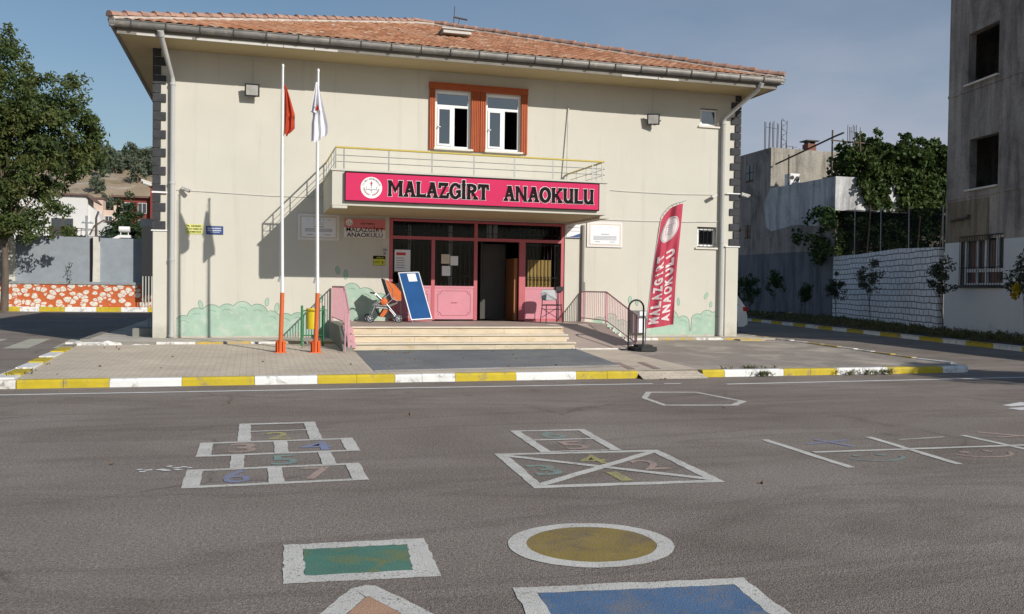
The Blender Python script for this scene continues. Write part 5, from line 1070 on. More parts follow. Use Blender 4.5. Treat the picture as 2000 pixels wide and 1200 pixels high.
# =====================================================================
# FLAGPOLES AND FLAGS
# =====================================================================
poles = []
for x, yb, top, lab, clz in ((.54, 18.5, 5.93, 'left flagpole, white above orange, carrying the red flag', 1.62), (1.23, 18.45, 5.88, 'right flagpole, white above orange, carrying the white flag', 1.60)):
    zb = pave_z(yb); t = thing('flagpole', lab, 'flagpole', (x, yb, zb), 0, 'flagpoles in front of the school')
    m = MB(); m.tube([(x+.02, yb, 1.42), (x, yb, 3.6), (x, yb, top)], [.034, .028, .020], 12); m.lathe((x, yb, top), [(.024, 0), (.028, .03), (.015, .06)], 10); m.build('pole', 'pole_w', t, smooth=True)
    m = MB(); m.tube([(x-.01, yb, zb), (x+.02, yb, 1.42)], [.046, .042], 12); m.build('lower_pole', 'pole_o', t, smooth=True)
    m = MB(); m.box(x-.105, yb+.03, zb, x+.09, yb+.045, zb+.235)
    for a in (-.065, .045): m.box(x+a-.01, yb-.06, zb, x+a+.01, yb+.06, zb+.225)
    m.box(x-.12, yb-.09, zb-.02, x+.105, yb+.09, zb+.012); m.build('foot_plate', 'pole_r', t)
    m = MB(); m.tube([(x-.035, yb-.03, 1.62), (x-.035, yb-.03, top-.05)], .004, 4); m.tube([(x-.06, yb-.03, clz+.02), (x-.02, yb-.04, clz+.14)], .018, 6); m.build('halyard', 'greyp', t)
def flagmesh(fn, nu=40, nv=70):
    m = MB(); m.grid(fn, nu, nv); return m
def f_red(u_, v_):
    t = 1-v_; w_ = .015+.19*min(1, t*1.9)**.85 if t < .62 else .205-.10*max(0, (t-.82)/.18)
    y = 18.46+.035*math.sin(u_*13+t*3)*min(1, t*2.5)
    if .52 < t < .62: y -= .05*math.sin((t-.52)/.1*PI)*u_
    return (.57+w_*u_, y, 5.58-1.02*t-.09*u_*t+.03*math.sin(u_*9)*t+(.12*u_*max(0, t-.75)/.25))
m = flagmesh(f_red); solo(m, 'flag', 'flagred', 'plain red flag hanging furled on the left flagpole', 'flag', (.57, 18.46, 4.5), smooth=True)
def f_wht(u_, v_):
    t = 1-v_; wl = .02+.13*min(1, t*1.5); wr = .02+.20*min(1, t*1.15)
    if t > .5: wl -= .05
    x = 1.20-wl+(wl+wr)*u_; y = 18.40+.04*math.sin(u_*15+t*2.2)*min(1, t*2.5)
    return (x, y, 5.66-1.20*t+.22*t*max(0, u_-.2)+.02*math.sin(u_*20)*t)
m = flagmesh(f_wht); wf = solo(m, 'flag', 'flagwhite', 'white flag with small red emblem hanging on the right flagpole', 'flag', (1.2, 18.4, 4.5), smooth=True)
m = MB()
def patch(u0, u1, v0, v1, mi):
    P = lambda a, b: tuple(Vector(f_wht(a, b))+Vector((0, -.045, 0)))
    m.grid(lambda a, b: P(u0+(u1-u0)*(a if b < .6 else .3+.4*a), v0+(v1-v0)*b), 6, 6, mi)
patch(.38, .62, .50, .60, 0); patch(.30, .46, .455, .475, 1); patch(.16, .34, .56, .575, 1); patch(.5, .62, .43, .445, 1); m.build('flag_emblem', ['redp', 'greyp'], wf, recalc=False)

# feather banner
fb = thing('feather_banner', 'tall leaning crimson feather banner with pale lettering', 'banner', (8.45, 18.3, .3))
BYY = 18.25
A0, B0, C0, D0 = (8.43, .70), (8.72, 3.10), (9.28, 3.53), (9.07, .80)
def fbn(u_, v_, off=0):
    v_ = max(0, min(1, v_)); u_ = max(0, min(1, u_)); x = (A0[0]+(B0[0]-A0[0])*v_)*(1-u_)+(D0[0]+(C0[0]-D0[0])*v_)*u_; z = (A0[1]+(B0[1]-A0[1])*v_)*(1-u_)+(D0[1]+(C0[1]-D0[1])*v_)*u_
    z += .10*math.sin(PI*u_)*v_**6+.0*v_; x += .03*math.sin(v_*5+u_*2)*u_
    y = BYY+.035*math.sin(u_*9+v_*4.5)+.02*math.sin(u_*16-v_*7)
    return (x, y-off, z)
m = MB(); m.grid(lambda a, b: fbn(a, b), 40, 90); m.build('banner_cloth', 'featherred', fb, smooth=True)
def sub(v, f, step):   # finer cloth print: nothing needed for short letters
    return v, f
m = MB()
def clothtext(word, u0, u1, v0, v1):
    n = len(word); 
    for i, ch in enumerate(word):
        v, f = textmesh(ch, 1, .05); x0_ = min(p[0] for p in v); x1_ = max(p[0] for p in v); yy0 = 0; yy1 = .72 if ch != 'İ' else .93
        a0 = v0+(v1-v0)*(i+.08)/n; a1 = v0+(v1-v0)*(i+.90)/n
        if ch in 'İI': a0, a1 = a0+(a1-a0)*.33, a0+(a1-a0)*.67
        k = len(m.v)
        # subdivide for the folds
        bm = bmesh.new(); vv = [bm.verts.new(((p[0]-x0_)/(x1_-x0_), (p[1]-yy0)/(yy1-yy0), 0)) for p in v]
        for q in f:
            try: bm.faces.new([vv[j] for j in q])
            except Exception: pass
        bmesh.ops.triangulate(bm, faces=bm.faces[:]); bmesh.ops.subdivide_edges(bm, edges=[e for e in bm.edges if e.calc_length() > .25], cuts=2)
        bm.verts.index_update()
        for p in bm.verts: m.v.append(fbn(u1-(u1-u0)*p.co.y, a0+(a1-a0)*p.co.x, .012))
        for fc in bm.faces: m.f.append(tuple(k+q.index for q in fc.verts)); m.m.append(0)
        bm.free()
clothtext('MALAZGİRT', .08, .38, .03, .66); clothtext('ANAOKULU', .50, .82, .03, .66)
m.build('banner_lettering', 'featherwhite', fb, recalc=False)
m = MB()
N_ = 36
for i in range(N_):
    a, b = 2*PI*i/N_, 2*PI*(i+1)/N_
    for r0_, r1_ in ((0, .33), (.33, .66), (.66, 1)):
        q = [(r0_, a), (r1_, a), (r1_, b), (r0_, b)]; m.face([fbn(.50+.40*r*math.cos(t), .835+.095*r*math.sin(t), .012) for r, t in q], 0)
for k in range(5): m.tube([fbn(.50+.30*(s_-.5), .80+.018*k+.008*math.sin(s_*6), .02) for s_ in np.linspace(0, 1, 7)], .004, 4, 1)
m.tube([fbn(.50+.36*math.cos(t), .835+.086*math.sin(t), .02) for t in np.linspace(0, 2*PI, 30)], .004, 4, 1)
m.build('banner_emblem', ['featherwhite', 'greyp'], fb, recalc=False)
m = MB(); top_arc = [fbn(u_, 1) for u_ in np.linspace(0, 1, 14)]
m.tube([(8.42, BYY+.0, .26), (8.42, BYY, .70), (8.55, BYY+.01, 1.9), (8.69, BYY+.01, 2.9)]+[(p[0]-.035, p[1], p[2]+.03) for p in top_arc[1:]]+[(9.36, BYY, 3.60)], [.011]*4+[.008]*13+[.004], 6)
for i in range(7): u_ = .05+.13*i; p = fbn(u_, 1); m.tube([p, (p[0]-.03, p[1], p[2]+.04)], .006, 4)
m.build('banner_pole', 'greyp', fb)
st = thing('arched_stand', 'black inverted U tube stand on a rubber base beside the ramp', 'stand', (8.3, 18.3, .215))
m = MB(); m.tube([(8.09, 18.45, .23), (8.09, 18.45, 1.16)]+[(8.27+.18*math.cos(t), 18.45, 1.16+.18*math.sin(t)) for t in np.linspace(PI, 0, 12)][1:]+[(8.45, 18.45, .30)], .021, 10); m.build('tube_frame', 'black', st, smooth=True)
m = MB(); m.prism([(8.12, 18.15), (8.22, 18.02), (8.55, 18.02), (8.64, 18.12), (8.64, 18.45), (8.50, 18.6), (8.22, 18.6), (8.12, 18.48)], .215, .30, 'z'); m.prism([(8.20, 18.15), (8.28, 18.10), (8.50, 18.10), (8.56, 18.18), (8.56, 18.42), (8.46, 18.52), (8.28, 18.52), (8.2, 18.42)], .30, .345, 'z'); m.box(7.93, 18.40, .215, 8.118, 18.52, .245); m.build('rubber_base', 'blackrub', st)

# =====================================================================
# LITTER BIN, STROLLER, BOARD, CHAIR
# =====================================================================
bt = thing('litter_bin', 'yellow litter bin hung between two green posts', 'litter bin', (1.25, 19.9, .24))
by = 19.9; X0, X1 = 1.02, 1.47
for x in (X0, X1): m = MB(); m.tube([(x, by, .23), (x, by, 1.12)], .025, 10); m.lathe((x, by, 1.12), [(.028, 0), (.012, .012)], 10); m.build('post', 'green', bt, smooth=True)
m = MB(); m.tube([(X0, by, .48), (X1, by, .48)], .014, 8); m.tube([(X0, by, 1.02), (X1, by, 1.02)], .012, 8); m.build('crossbar', 'green', bt)
m = MB(); m.lathe((1.245, by, .62), [(.12, 0), (.125, .004), (.13, .43), (.136, .435), (.136, .45), (.124, .45), (.12, .02)], 28); m.build('bin_drum', 'binyel', bt, smooth=True)
m = MB(); rr = .1335
def cyl(a, b): t = -PI/2+(a-.10)/rr; return (1.245+rr*math.cos(t), by+rr*math.sin(t), 1.0+b)
put_text(m, 'ADIYAMAN BEL.', cyl, .20, .032, .02); m.build('lettering', 'lettering', bt, recalc=False)

# stroller (side on, handle to the left)
sx_, sy_, sz_ = 2.98, 21.55, TZ
s = thing('stroller', 'orange and black baby stroller parked on the porch, empty', 'stroller', (sx_, sy_, sz_))
V_ = lambda x, y, z: (sx_+x, sy_+y, sz_+z)
m = MB()
for y in (-.17, .17):
    m.tube([V_(.38, y, .10), V_(.10, y, .44), V_(-.18, y, .70)], .013, 8); m.tube([V_(-.30, y, .10), V_(-.18, y, .42), V_(.14, y, .40)], .011, 8)
    m.tube([V_(-.18, y, .42), V_(.06, y, .60), V_(.18, y, .72)], .011, 8); m.tube([V_(-.16, y, .36), V_(.12, y, .34)], .010, 8)
    m.tube([V_(.10, y, .44), V_(.30, y, .62)], .010, 8)
m.tube([V_(-.30, -.2, .10), V_(-.30, .2, .10)], .009, 6); m.tube([V_(.38, -.2, .10), V_(.38, .2, .10)], .009, 6); m.tube([V_(-.16, -.17, .36), V_(-.16, .17, .36)], .009, 6)
m.build('frame', 'alu', s, smooth=True)
m = MB(); m.tube([V_(-.18, -.17, .70), V_(-.24, -.17, .71), V_(-.26, -.1, .71), V_(-.26, .1, .71), V_(-.24, .17, .71), V_(-.18, .17, .70)], .018, 8); m.build('handle', 'blackrub', s, smooth=True)
for x in (-.30, .38):
    for y in (-.235, .235):
        m = MB(); m.tube([V_(x+.085*math.cos(t), y, .10+.085*math.sin(t)) for t in np.linspace(0, 2*PI, 25)], .016, 8, cap=False); wh = m.build('wheel', 'blackrub', s, smooth=True)
        m = MB(); m.lathe(V_(x, y, .10), [(.025, -.016), (.025, .016)], 14, 'y')
        for k in range(5): t = 2*PI*k/5; m.tube([V_(x+.02*math.cos(t), y-.004, .10+.02*math.sin(t)), V_(x+.073*math.cos(t), y-.004, .10+.073*math.sin(t))], .009, 6)
        m.tube([V_(x+.070*math.cos(t), y-.002, .10+.070*math.sin(t)) for t in np.linspace(0, 2*PI, 21)], .008, 6, cap=False); m.build('rim', 'alu', wh, smooth=True)
m = MB(); m.prism([(sx_+a, sz_+b) for a, b in ((.04, 1.04), (.28, .92), (.44, .74), (.45, .55), (.34, .52), (.22, .58))], sy_-.17, sy_+.17, 'y'); cnp = m.build('canopy', 'orangecloth', s)
m = MB()
for y in (-.178, .178): m.tube([V_(.04, y, 1.04), V_(.13, y, .78), V_(.22, y, .58), V_(.34, y, .52), V_(.45, y, .54)], .008, 6); m.tube([V_(.10, y, 1.02), V_(.25, y, .8), V_(.24, y, .58)], .005, 6)
m.tube([V_(.02, -.17, 1.05), V_(.02, .17, 1.05)], .012, 6); m.build('canopy_rib', 'alu', cnp)
m = MB(); m.prism([(sx_+a, sz_+b) for a, b in ((.0, 1.05), (.05, 1.04), (.23, .58), (.14, .60))], sy_-.165, sy_+.165, 'y'); m.prism([(sx_+a, sz_+b) for a, b in ((.28, .93), (.40, .95), (.48, .80), (.44, .735))], sy_-.14, sy_+.14, 'y'); m.build('canopy_lining', 'blackcloth', s)
m = MB(); m.prism([(sx_+a, sz_+b) for a, b in ((-.16, .42), (.05, .50), (.14, .40), (.05, .33), (-.14, .34))], sy_-.15, sy_+.15, 'y'); m.prism([(sx_+a, sz_+b) for a, b in ((.14, .42), (.36, .50), (.36, .46), (.14, .36))], sy_-.15, sy_+.15, 'y'); m.build('seat', 'greycloth', s)
m = MB(); m.lathe(V_(.03, -.168, .50), [(.02, -.05), (.075, -.035), (.092, .0), (.08, .03)], 18, 'y'); m.prism([(sx_+a, sz_+b) for a, b in ((-.06, .16), (.05, .34), (.13, .30), (.08, .20), (.02, .13))], sy_-.14, sy_+.14, 'y'); m.build('side_bolster', 'orangecloth', s, smooth=False)
m = MB(); m.prism([(sx_+a, sz_+b) for a, b in ((-.14, .32), (-.05, .14), (.20, .11), (.30, .12), (.22, .20), (.0, .18))], sy_-.135, sy_+.135, 'y'); m.build('basket', 'blackcloth', s)

# standing blue board
bd = thing('notice_board', 'blue felt board in an aluminium frame leaning on the porch', 'notice board', (3.95, 21.5, TZ))
def BP(u_, v_, d=0):  # u right 0..1, v up 0..1
    base = Vector((3.69, 21.50, TZ+.05)); top = Vector((3.44, 22.02, TZ+1.21)); du = Vector((.54, .10, .03))
    p = base.lerp(top, v_)+du*u_; n = (du.cross(top-base)).normalized(); return tuple(p+n*d)
m = MB()
def slab(u0, u1, v0, v1, d0, d1, mb):
    k = len(mb.v); mb.v += [BP(u0, v0, d0), BP(u1, v0, d0), BP(u1, v1, d0), BP(u0, v1, d0), BP(u0, v0, d1), BP(u1, v0, d1), BP(u1, v1, d1), BP(u0, v1, d1)]
    for q in ((0, 3, 2, 1), (4, 5, 6, 7), (0, 1, 5, 4), (1, 2, 6, 5), (2, 3, 7, 6), (3, 0, 4, 7)): mb.f.append(tuple(k+i for i in q)); mb.m.append(0)
slab(.03, .97, .015, .985, -.01, .01, m); m.build('felt_panel', 'boardblue', bd)
m = MB(); slab(0, .04, 0, 1, -.018, .018, m); slab(.96, 1, 0, 1, -.018, .018, m); slab(.04, .96, 0, .018, -.017, .017, m); slab(.04, .96, .982, 1, -.017, .017, m)
for u_ in (.05, .93): a = Vector(BP(u_, 0)); m.tube([a, a-Vector((-.02, .02, .055))], .012, 6)
m.build('frame', 'alu', bd)
m = MB(); m.tube([BP(.03, .96, -.02), (3.58, 22.25, TZ)], .011, 6); m.tube([BP(.97, .96, -.02), (4.0, 22.3, TZ)], .011, 6); m.build('rear_leg', 'alu', bd)
m = MB(); slab(.40, .80, .80, .965, .012, .014, m); pp = m.build('paper', 'paper', bd)
m = MB()
for k in range(6): slab(.50, .70+.02*(k % 2), .93-.02*k, .934-.02*k, .0145, .015, m)
m.build('printed_lines', 'greyp', pp)

# chair
ch = thing('chair', 'school chair with grey back and dark seat beside the entrance', 'chair', (7.35, 21.6, TZ))
cx, cy = 7.33, 21.6
def bk(u_, v_):
    x = cx-.20+.40*u_; e = .04*(1-math.cos(PI*(2*u_-1)))*.0; return (x, cy+.19+.03*math.cos((u_-.5)*PI)+.06*v_, TZ+.56+.28*v_)
m = MB(); 
pts = []
for t in np.linspace(0, 2*PI, 33)[:-1]:
    a = abs(math.cos(t))**.45*math.copysign(1, math.cos(t)); b = abs(math.sin(t))**.45*math.copysign(1, math.sin(t)); pts.append((cx-.0+.205*a, TZ+.70+.145*b))
k = len(pts)
f_ = lambda p, d: (p[0], cy+.20+.035*math.cos((p[0]-cx)*7)+(p[1]-TZ-.56)*.18+d, p[1])
m.v += [f_(p, 0) for p in pts]+[f_(p, .012) for p in pts]; m.f += [tuple(range(k)), tuple(range(2*k-1, k-1, -1))]; m.m += [0, 0]
for i in range(k): m.f.append((i, (i+1) % k, k+(i+1) % k, k+i)); m.m.append(0)
m.build('backrest', 'chairgrey', ch)
m = MB(); m.prism([(cy-.22, TZ+.455), (cy-.20, TZ+.44), (cy+.18, TZ+.425), (cy+.2, TZ+.44), (cy+.18, TZ+.452), (cy-.18, TZ+.468)], cx-.21, cx+.21, 'x'); m.build('seat', 'seatblack', ch)
for x in (-.2, .2):
    m = MB(); m.tube([(cx+x*1.12, cy-.24, TZ), (cx+x, cy-.17, TZ+.43)], .011, 7); m.build('leg', 'black', ch)
    m = MB(); m.tube([(cx+x*1.1, cy+.25, TZ), (cx+x, cy+.17, TZ+.43), (cx+x*.95, cy+.20, TZ+.6)], .011, 7); m.build('leg', 'black', ch)
m = MB()
for x in (-.2, .2): m.tube([(cx+x, cy-.19, TZ+.34), (cx+x, cy+.19, TZ+.34)], .008, 6)
m.tube([(cx-.2, cy-.18, TZ+.34), (cx+.2, cy-.18, TZ+.34)], .008, 6); m.tube([(cx-.2, cy+.2, TZ+.12), (cx+.2, cy+.18, TZ+.36)], .008, 6); m.tube([(cx+.2, cy+.2, TZ+.12), (cx-.2, cy+.18, TZ+.36)], .008, 6); m.build('stretcher', 'black', ch)
# planter and little table behind the left corner
m = MB(); m.bbox(-2.78, 23.0, .285, -2.29, 23.9, .48, .01); m.box(-2.74, 23.04, .48, -2.33, 23.86, .485); solo(m, 'planter_box', 'cheek', 'low dark green planter box behind the left corner of the school', 'planter', (-2.5, 23.4, .285))
m = MB(); m.box(-2.58, 24.2, .78, -2.30, 25.0, .81); m.tube([(-2.55, 24.25, .285), (-2.55, 24.25, .78)], .02, 6); m.tube([(-2.55, 24.95, .285), (-2.55, 24.95, .78)], .02, 6); m.tube([(-2.34, 24.25, .285), (-2.34, 24.25, .78)], .02, 6); m.tube([(-2.34, 24.95, .285), (-2.34, 24.95, .78)], .02, 6)
solo(m, 'side_table', 'greyp', 'narrow grey table in shade against the left side wall', 'table', (-2.45, 24.6, .285))

# =====================================================================
# LEFT SIDE: boundary wall, tree, houses, hill
# =====================================================================
WY = 52.0
bw = thing('boundary_wall', 'long wall of grey panels on an orange and white stone base', 'wall', (-10, WY, .2))
m = MB(); m.box(-40, WY, .1, -3.0, WY+.5, 1.42); m.build('stone_base', 'stones', bw)
m = MB(); m.box(-40, WY-.06, 1.42, -3.0, WY+.56, 1.56); m.build('coping', 'coping', bw)
m = MB(); xs = [-40, -36, -32, -28, -24, -20, -16, -12.35, -8.27, -4.6]
for a, b in zip(xs[:-1], xs[1:]): m.box(a+.35, WY+.22, 1.56, b-.02, WY+.34, 3.93+random.uniform(-.03, .03))
m.build('grey_panel', 'greypanel', bw)
for x in xs[1:-1]:
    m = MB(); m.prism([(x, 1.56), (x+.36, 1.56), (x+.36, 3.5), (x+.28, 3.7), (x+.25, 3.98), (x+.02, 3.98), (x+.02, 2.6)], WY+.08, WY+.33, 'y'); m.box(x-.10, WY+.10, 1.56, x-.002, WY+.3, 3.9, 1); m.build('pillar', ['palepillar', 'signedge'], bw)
m = MB(); m.tube([(-8.12, WY+.2, 3.9), (-8.12, WY+.2, 5.0), (-8.0, WY+.2, 5.35)], [.07, .055, .05], 6); m.build('bent_post', 'rust', bw)
gt = thing('dark_gate', 'black metal gate leaf at the right end of the grey wall', 'gate', (-5.2, 51.3, .2))
m = MB(); m.box(-5.75, 51.3, .9, -5.0, 51.4, 4.6); m.build('gate_leaf', 'black', gt)
m = MB()
for i in range(5): m.box(-5.7+.15*i, 51.27, .25, -5.66+.15*i, 51.299, 1.9)
m.build('bars', 'palepillar', gt)

def tree(name, label, base, H, crown, nclus, per, leaf, mat, group=None, trunk_r=.28, crad=(.5, .9), droop=.3, flat=.8, seed=3, cat='tree', limbs=9, aspect=.4, barkm='bark'):
    r = np.random.default_rng(seed); t = thing(name, label, cat, base, 0, group); bx, by_, bz = base
    ells = crown; P = []; vol = np.array([e[3]*e[4]*e[5] for e in ells]); pr = vol/vol.sum()
    while len(P) < nclus:
        e = ells[r.choice(len(ells), p=pr)]; d = r.normal(size=3); d /= np.linalg.norm(d); rad = r.random()**.38
        n = 1+.18*math.sin(d[0]*5+e[0])*math.cos(d[2]*6+d[1]*4)
        P.append((bx+e[0]+d[0]*e[3]*rad*n, by_+e[1]+d[1]*e[4]*rad*n, bz+e[2]+d[2]*e[5]*rad*n))
    P = np.array(P); R = r.uniform(crad[0], crad[1], len(P))
    V = leafcloud(P, R, per, leaf, aspect, flat, droop, seed); leafobj('crown', V, mat, t)
    m = MB(); top = Vector((bx+ells[0][0]*.5, by_, bz+H*.62)); m.tube([(bx, by_, bz-.1), (bx+.05, by_, bz+H*.12), (bx+.0, by_, bz+H*.3), top], [trunk_r*1.25, trunk_r, trunk_r*.8, trunk_r*.3], 10)
    for i in range(limbs):
        q = Vector(P[r.integers(len(P))]); s0 = Vector((bx, by_, bz+H*r.uniform(.2, .45))); mid = s0.lerp(q, .5)+Vector((0, 0, H*.03)); m.tube([s0, mid, q], [trunk_r*.4, trunk_r*.25, .02], 6)
    m.build('trunk', barkm, t, smooth=True); return t
# the big tree: lopsided crown reaching right
tree('broadleaf_tree', 'large leafy green tree at the left edge in front of the grey wall', (-11.9, 49.6, .15), 15.5,
     [(-1.2, 0, 9.3, 3.6, 3.0, 4.2), (1.6, 0, 8.6, 2.5, 2.2, 2.9), (-.8, 0, 5.6, 3.2, 2.6, 1.9), (3.2, 0, 8.2, 1.4, 1.4, 2.0), (2.6, 0, 10.9, 1.3, 1.2, 1.4), (-.9, 0, 13.0, 1.5, 1.4, 1.5), (1.0, 0, 4.6, 2.1, 1.6, 1.3), (-1.5, 0, 3.9, 2.0, 1.6, 1.0), (-4.5, .5, 8.5, 3.2, 3, 4.6), (4.15, 0, 9.3, .75, .8, .6), (4.0, 0, 11.3, .45, .5, .6), (.9, 0, 12.3, .6, .6, .9)],
     900, 95, .225, 'leaf_big', trunk_r=.16, crad=(.30, .72), seed=11, limbs=22)
# houses behind the wall
def far_window(parent, x, z, w_, h_, y, frame='upvc'):
    m = MB(); m.box(x-.05, y-.05, z-.05, x+w_+.05, y-.001, z+h_+.05); f = m.build('window', frame, parent)
    m = MB(); m.box(x, y-.06, z, x+w_*.47, y-.052, z+h_); m.box(x+w_*.53, y-.06, z, x+w_, y-.052, z+h_); m.build('pane', 'winpane', f); return f
hA = thing('white_house', 'white house with dark roof edge partly behind the big tree', 'house', (-16, 85, 0))
m = MB(); m.box(-24, 85, 0, -13.9, 88, 9.0); m.prism([(-13.899, 0), (-12.6, 0), (-12.6, 6.4), (-13.2, 7.7), (-13.899, 8.3)], 85.3, 87.5, 'y'); m.box(-19, 83.6, 5.0, -13.2, 84.99, 5.4); m.build('wall', 'housew', hA)
m = MB(); m.prism([(-24.2, 9.0), (-13.9, 9.0), (-13.3, 8.45), (-13.2, 8.5), (-13.8, 9.16), (-24.2, 9.16)], 84.7, 88.2, 'y'); m.build('roof', 'roofbrown', hA)
far_window(hA, -16.7, 5.55, 1.6, 1.4, 85, 'darkdoor'); far_window(hA, -20, 6, 1.5, 1.3, 85)
m = MB(); m.box(-18.4, 84.9, 2.8, -14.2, 84.99, 4.6); m.build('dark_doorway_panel', 'darkdoor', hA)  # flat dark panel stands in for the shaded doorway under the balcony
m = MB()
for i in range(9): m.tube([(-17+.35*i, 83.7, 5.4), (-17+.35*i, 83.7, 6.1)], .025, 4)
m.tube([(-17, 83.7, 6.1), (-14, 83.7, 6.1)], .03, 4); m.build('balcony_rail', 'bronze', hA)
sh = thing('small_outbuilding', 'small white arched outbuilding behind the bent post', 'outbuilding', (-10.2, 70, 0))
m = MB(); m.prism([(-11.3, 0), (-9.0, 0), (-9.0, 5.2), (-9.6, 5.7), (-10.4, 5.9), (-11.0, 5.5), (-11.3, 4.9)], 70, 73, 'y'); m.build('wall', 'housew', sh)
m = MB(); m.tube([(-11.3, 69.9, 4.9), (-11.0, 69.9, 5.55), (-10.4, 69.9, 5.98), (-9.6, 69.9, 5.8), (-8.9, 69.9, 5.25)], .06, 5); m.build('roof', 'roofbrown', sh)
hB = thing('peach_apartments', 'peach and white stepped apartment block beyond the wall', 'apartment block', (-15.5, 110, 0))
m = MB(); m.box(-18.2, 110, 0, -16.4, 112, 10.9); m.box(-16.399, 110.3, 0, -15.4, 112, 9.7); m.box(-15.399, 110.8, 0, -14.7, 112.5, 10.3); m.build('wall', 'housep', hB)
for q in ((-17.9, 109.3, 8.9, -16.41, 109.99, 9.5), (-16.3, 109.6, 7.0, -15.41, 110.29, 7.5), (-17.2, 109.2, 5.9, -16.42, 109.99, 6.6)): m = MB(); m.box(*q); m.build('balcony', 'housew', hB)
far_window(hB, -17.4, 7.5, .9, .9, 110); far_window(hB, -16.2, 8.2, .7, .8, 110.3); far_window(hB, -15.25, 8.7, .45, .8, 110.8)
m = MB(); m.box(-18.3, 109.8, 10.9, -16.3, 112.1, 11.05); m.build('roof', 'roofbrown', hB)
hC = thing('red_apartments', 'brick red apartment block with brown roof just left of the school', 'apartment block', (-14, 130, 0))
m = MB(); m.box(-17.8, 130, 0, -13.4, 134, 12.9); m.box(-13.399, 129, 0, -8, 134, 14.6); m.build('wall', 'housered', hC)
m = MB(); m.box(-18.3, 129.4, 12.9, -13.41, 134.5, 13.15); m.build('roof', 'roofbrown', hC)
m = MB(); m.box(-13.8, 128.4, 14.6, -7.8, 134.5, 14.85); m.build('roof', 'roofbrown', hC)
for z in (8.6, 10.9): far_window(hC, -15.0, z, 1.0, 1.3, 130); far_window(hC, -17.0, z, .9, 1.3, 130)
for z in (9.2, 12.2): far_window(hC, -12.7, z, .8, 1.2, 129, 'darkdoor')
tk = thing('solar_water_heater', 'white solar water tank above the grey wall', 'water heater', (-8.1, 62, 3.6))
m = MB(); m.box(-9.6, 62.6, 0, -7.2, 66, 4.1); m.build('roof_shed', 'housew', tk)
m = MB(); m.tube([(-8.4, 62.8, 5.0), (-7.75, 62.8, 5.0)], .19, 14); m.build('tank', 'white', tk, smooth=True)
m = MB(); m.prism([(-9.3, 4.1), (-8.4, 4.62), (-7.7, 4.62), (-7.7, 4.45), (-8.3, 4.45), (-9.2, 4.0)], 62.6, 63.0, 'y'); m.tube([(-8.3, 62.8, 4.6), (-8.3, 62.8, 5.0)], .03, 5); m.tube([(-7.85, 62.8, 4.3), (-7.85, 62.8, 5.0)], .03, 5); m.build('collector', 'white', tk)
m = MB(); m.tube([(-10.2, 62, 0), (-10.2, 62, 5.75)], .07, 8); m.tube([(-10.5, 62, 5.3), (-9.8, 62, 5.3)], .04, 5); m.tube([(-10.5, 62, 4.9), (-9.8, 62, 4.9)], .04, 5)
for x in (-10.4, -10.2, -9.95): m.tube([(x, 62, 5.3), (x, 62, 5.42)], .03, 5)
solo(m, 'utility_pole', 'greyp', 'slender utility pole behind the grey wall beside the tree', 'utility pole', (-10.2, 62, 0))
m = MB()
for z, x1 in ((5.33, 3.0), (4.95, 3.0)): m.tube([(-30+33*t, 62+2*t, z+.9*(2*t-1)**2-.5) for t in np.linspace(0, 1, 14)], .014, 4)
solo(m, 'overhead_wire', 'black', 'two thin wires strung past the utility pole', 'wire', (-10, 62, 4))
tree('conifer_tree', 'dense dark green tree behind the right part of the grey wall', (-8.5, 70, 0), 8, [(.0, 0, 4.5, 2.0, 1.6, 2.1), (-.2, 0, 6.3, 1.1, .9, 1.4), (.0, 0, 7.6, .4, .4, .7), (1.3, .3, 4.4, 1.5, 1.2, 1.4)], 190, 60, .26, 'leaf_con', seed=5, crad=(.25, .5), trunk_r=.15)
tree('garden_tree', 'small reddish green tree in front of the white house', (-13.6, 76, 0), 5.8, [(0, 0, 4.6, 1.1, 1, 1.3)], 40, 50, .26, 'leaf_big', seed=6, crad=(.25, .5), trunk_r=.1)
m0 = MB()
V = leafcloud([(-9.35, 51.8, 1.6+.18*i) for i in range(6)], [.16]*6, 8, .12, .4, 1, 0, 4)
wd = thing('wall_weed', 'thin weed growing on the stone base of the wall', 'plant', (-9.35, 51.85, 1.5)); leafobj('leaves', V, 'leaf_dark', wd); m = MB(); m.tube([(-9.35, 51.85, 1.5), (-9.3, 51.85, 2.1), (-9.4, 51.85, 2.6)], .012, 5); m.build('stem', 'stem', wd)
# hill
def hz(x, y):
    t = min(1, max(0, (y-140)/170)); s_ = t*t*(3-2*t); b = 43*s_*(.94+.05*math.sin(x*.045+1)+.03*math.sin(x*.12))
    b *= min(1, max(0, (22-x)/45)) if x > -23 else 1
    return b+.5*math.sin(x*.3+y*.11)*s_+.35*math.sin(x*.7)*math.cos(y*.5)*s_
m = MB(); m.grid(lambda a, b: (-230+260*a, 135+290*b, hz(-230+260*a, 135+290*b)-.3), 130, 120); struct(m, 'hill', 'hill', smooth=True)
ht = tree('hill_tree', 'dark rounded tree on the dry hillside', (-48, 300, hz(-48, 300)), 5, [(0, 0, 3.0, 2.4, 2.2, 2.2)], 26, 26, .8, 'leaf_hill', 'trees on the hillside', .2, (.6, 1.1), 0, .9, 9, limbs=3)
r_ = random.Random(4); cnt = 0
hill_spots = []
while cnt < 95:
    y = r_.uniform(190, 320); x = -y*r_.uniform(.085, .21)
    if 215 < y < 245 and -52 < x < -22 and r_.random() < .8: continue
    hill_spots.append((x, y)); cnt += 1
for x in (-58, -55, -52.5, -50, -47, -44.5, -33, -31.5, -29.5, -62, -66): hill_spots.append((x, 306+r_.uniform(-4, 6)))
for x, y in hill_spots: copy_thing(ht, (x, y, hz(x, y)-.6), r_.uniform(0, 6), r_.uniform(.5, 1.0))

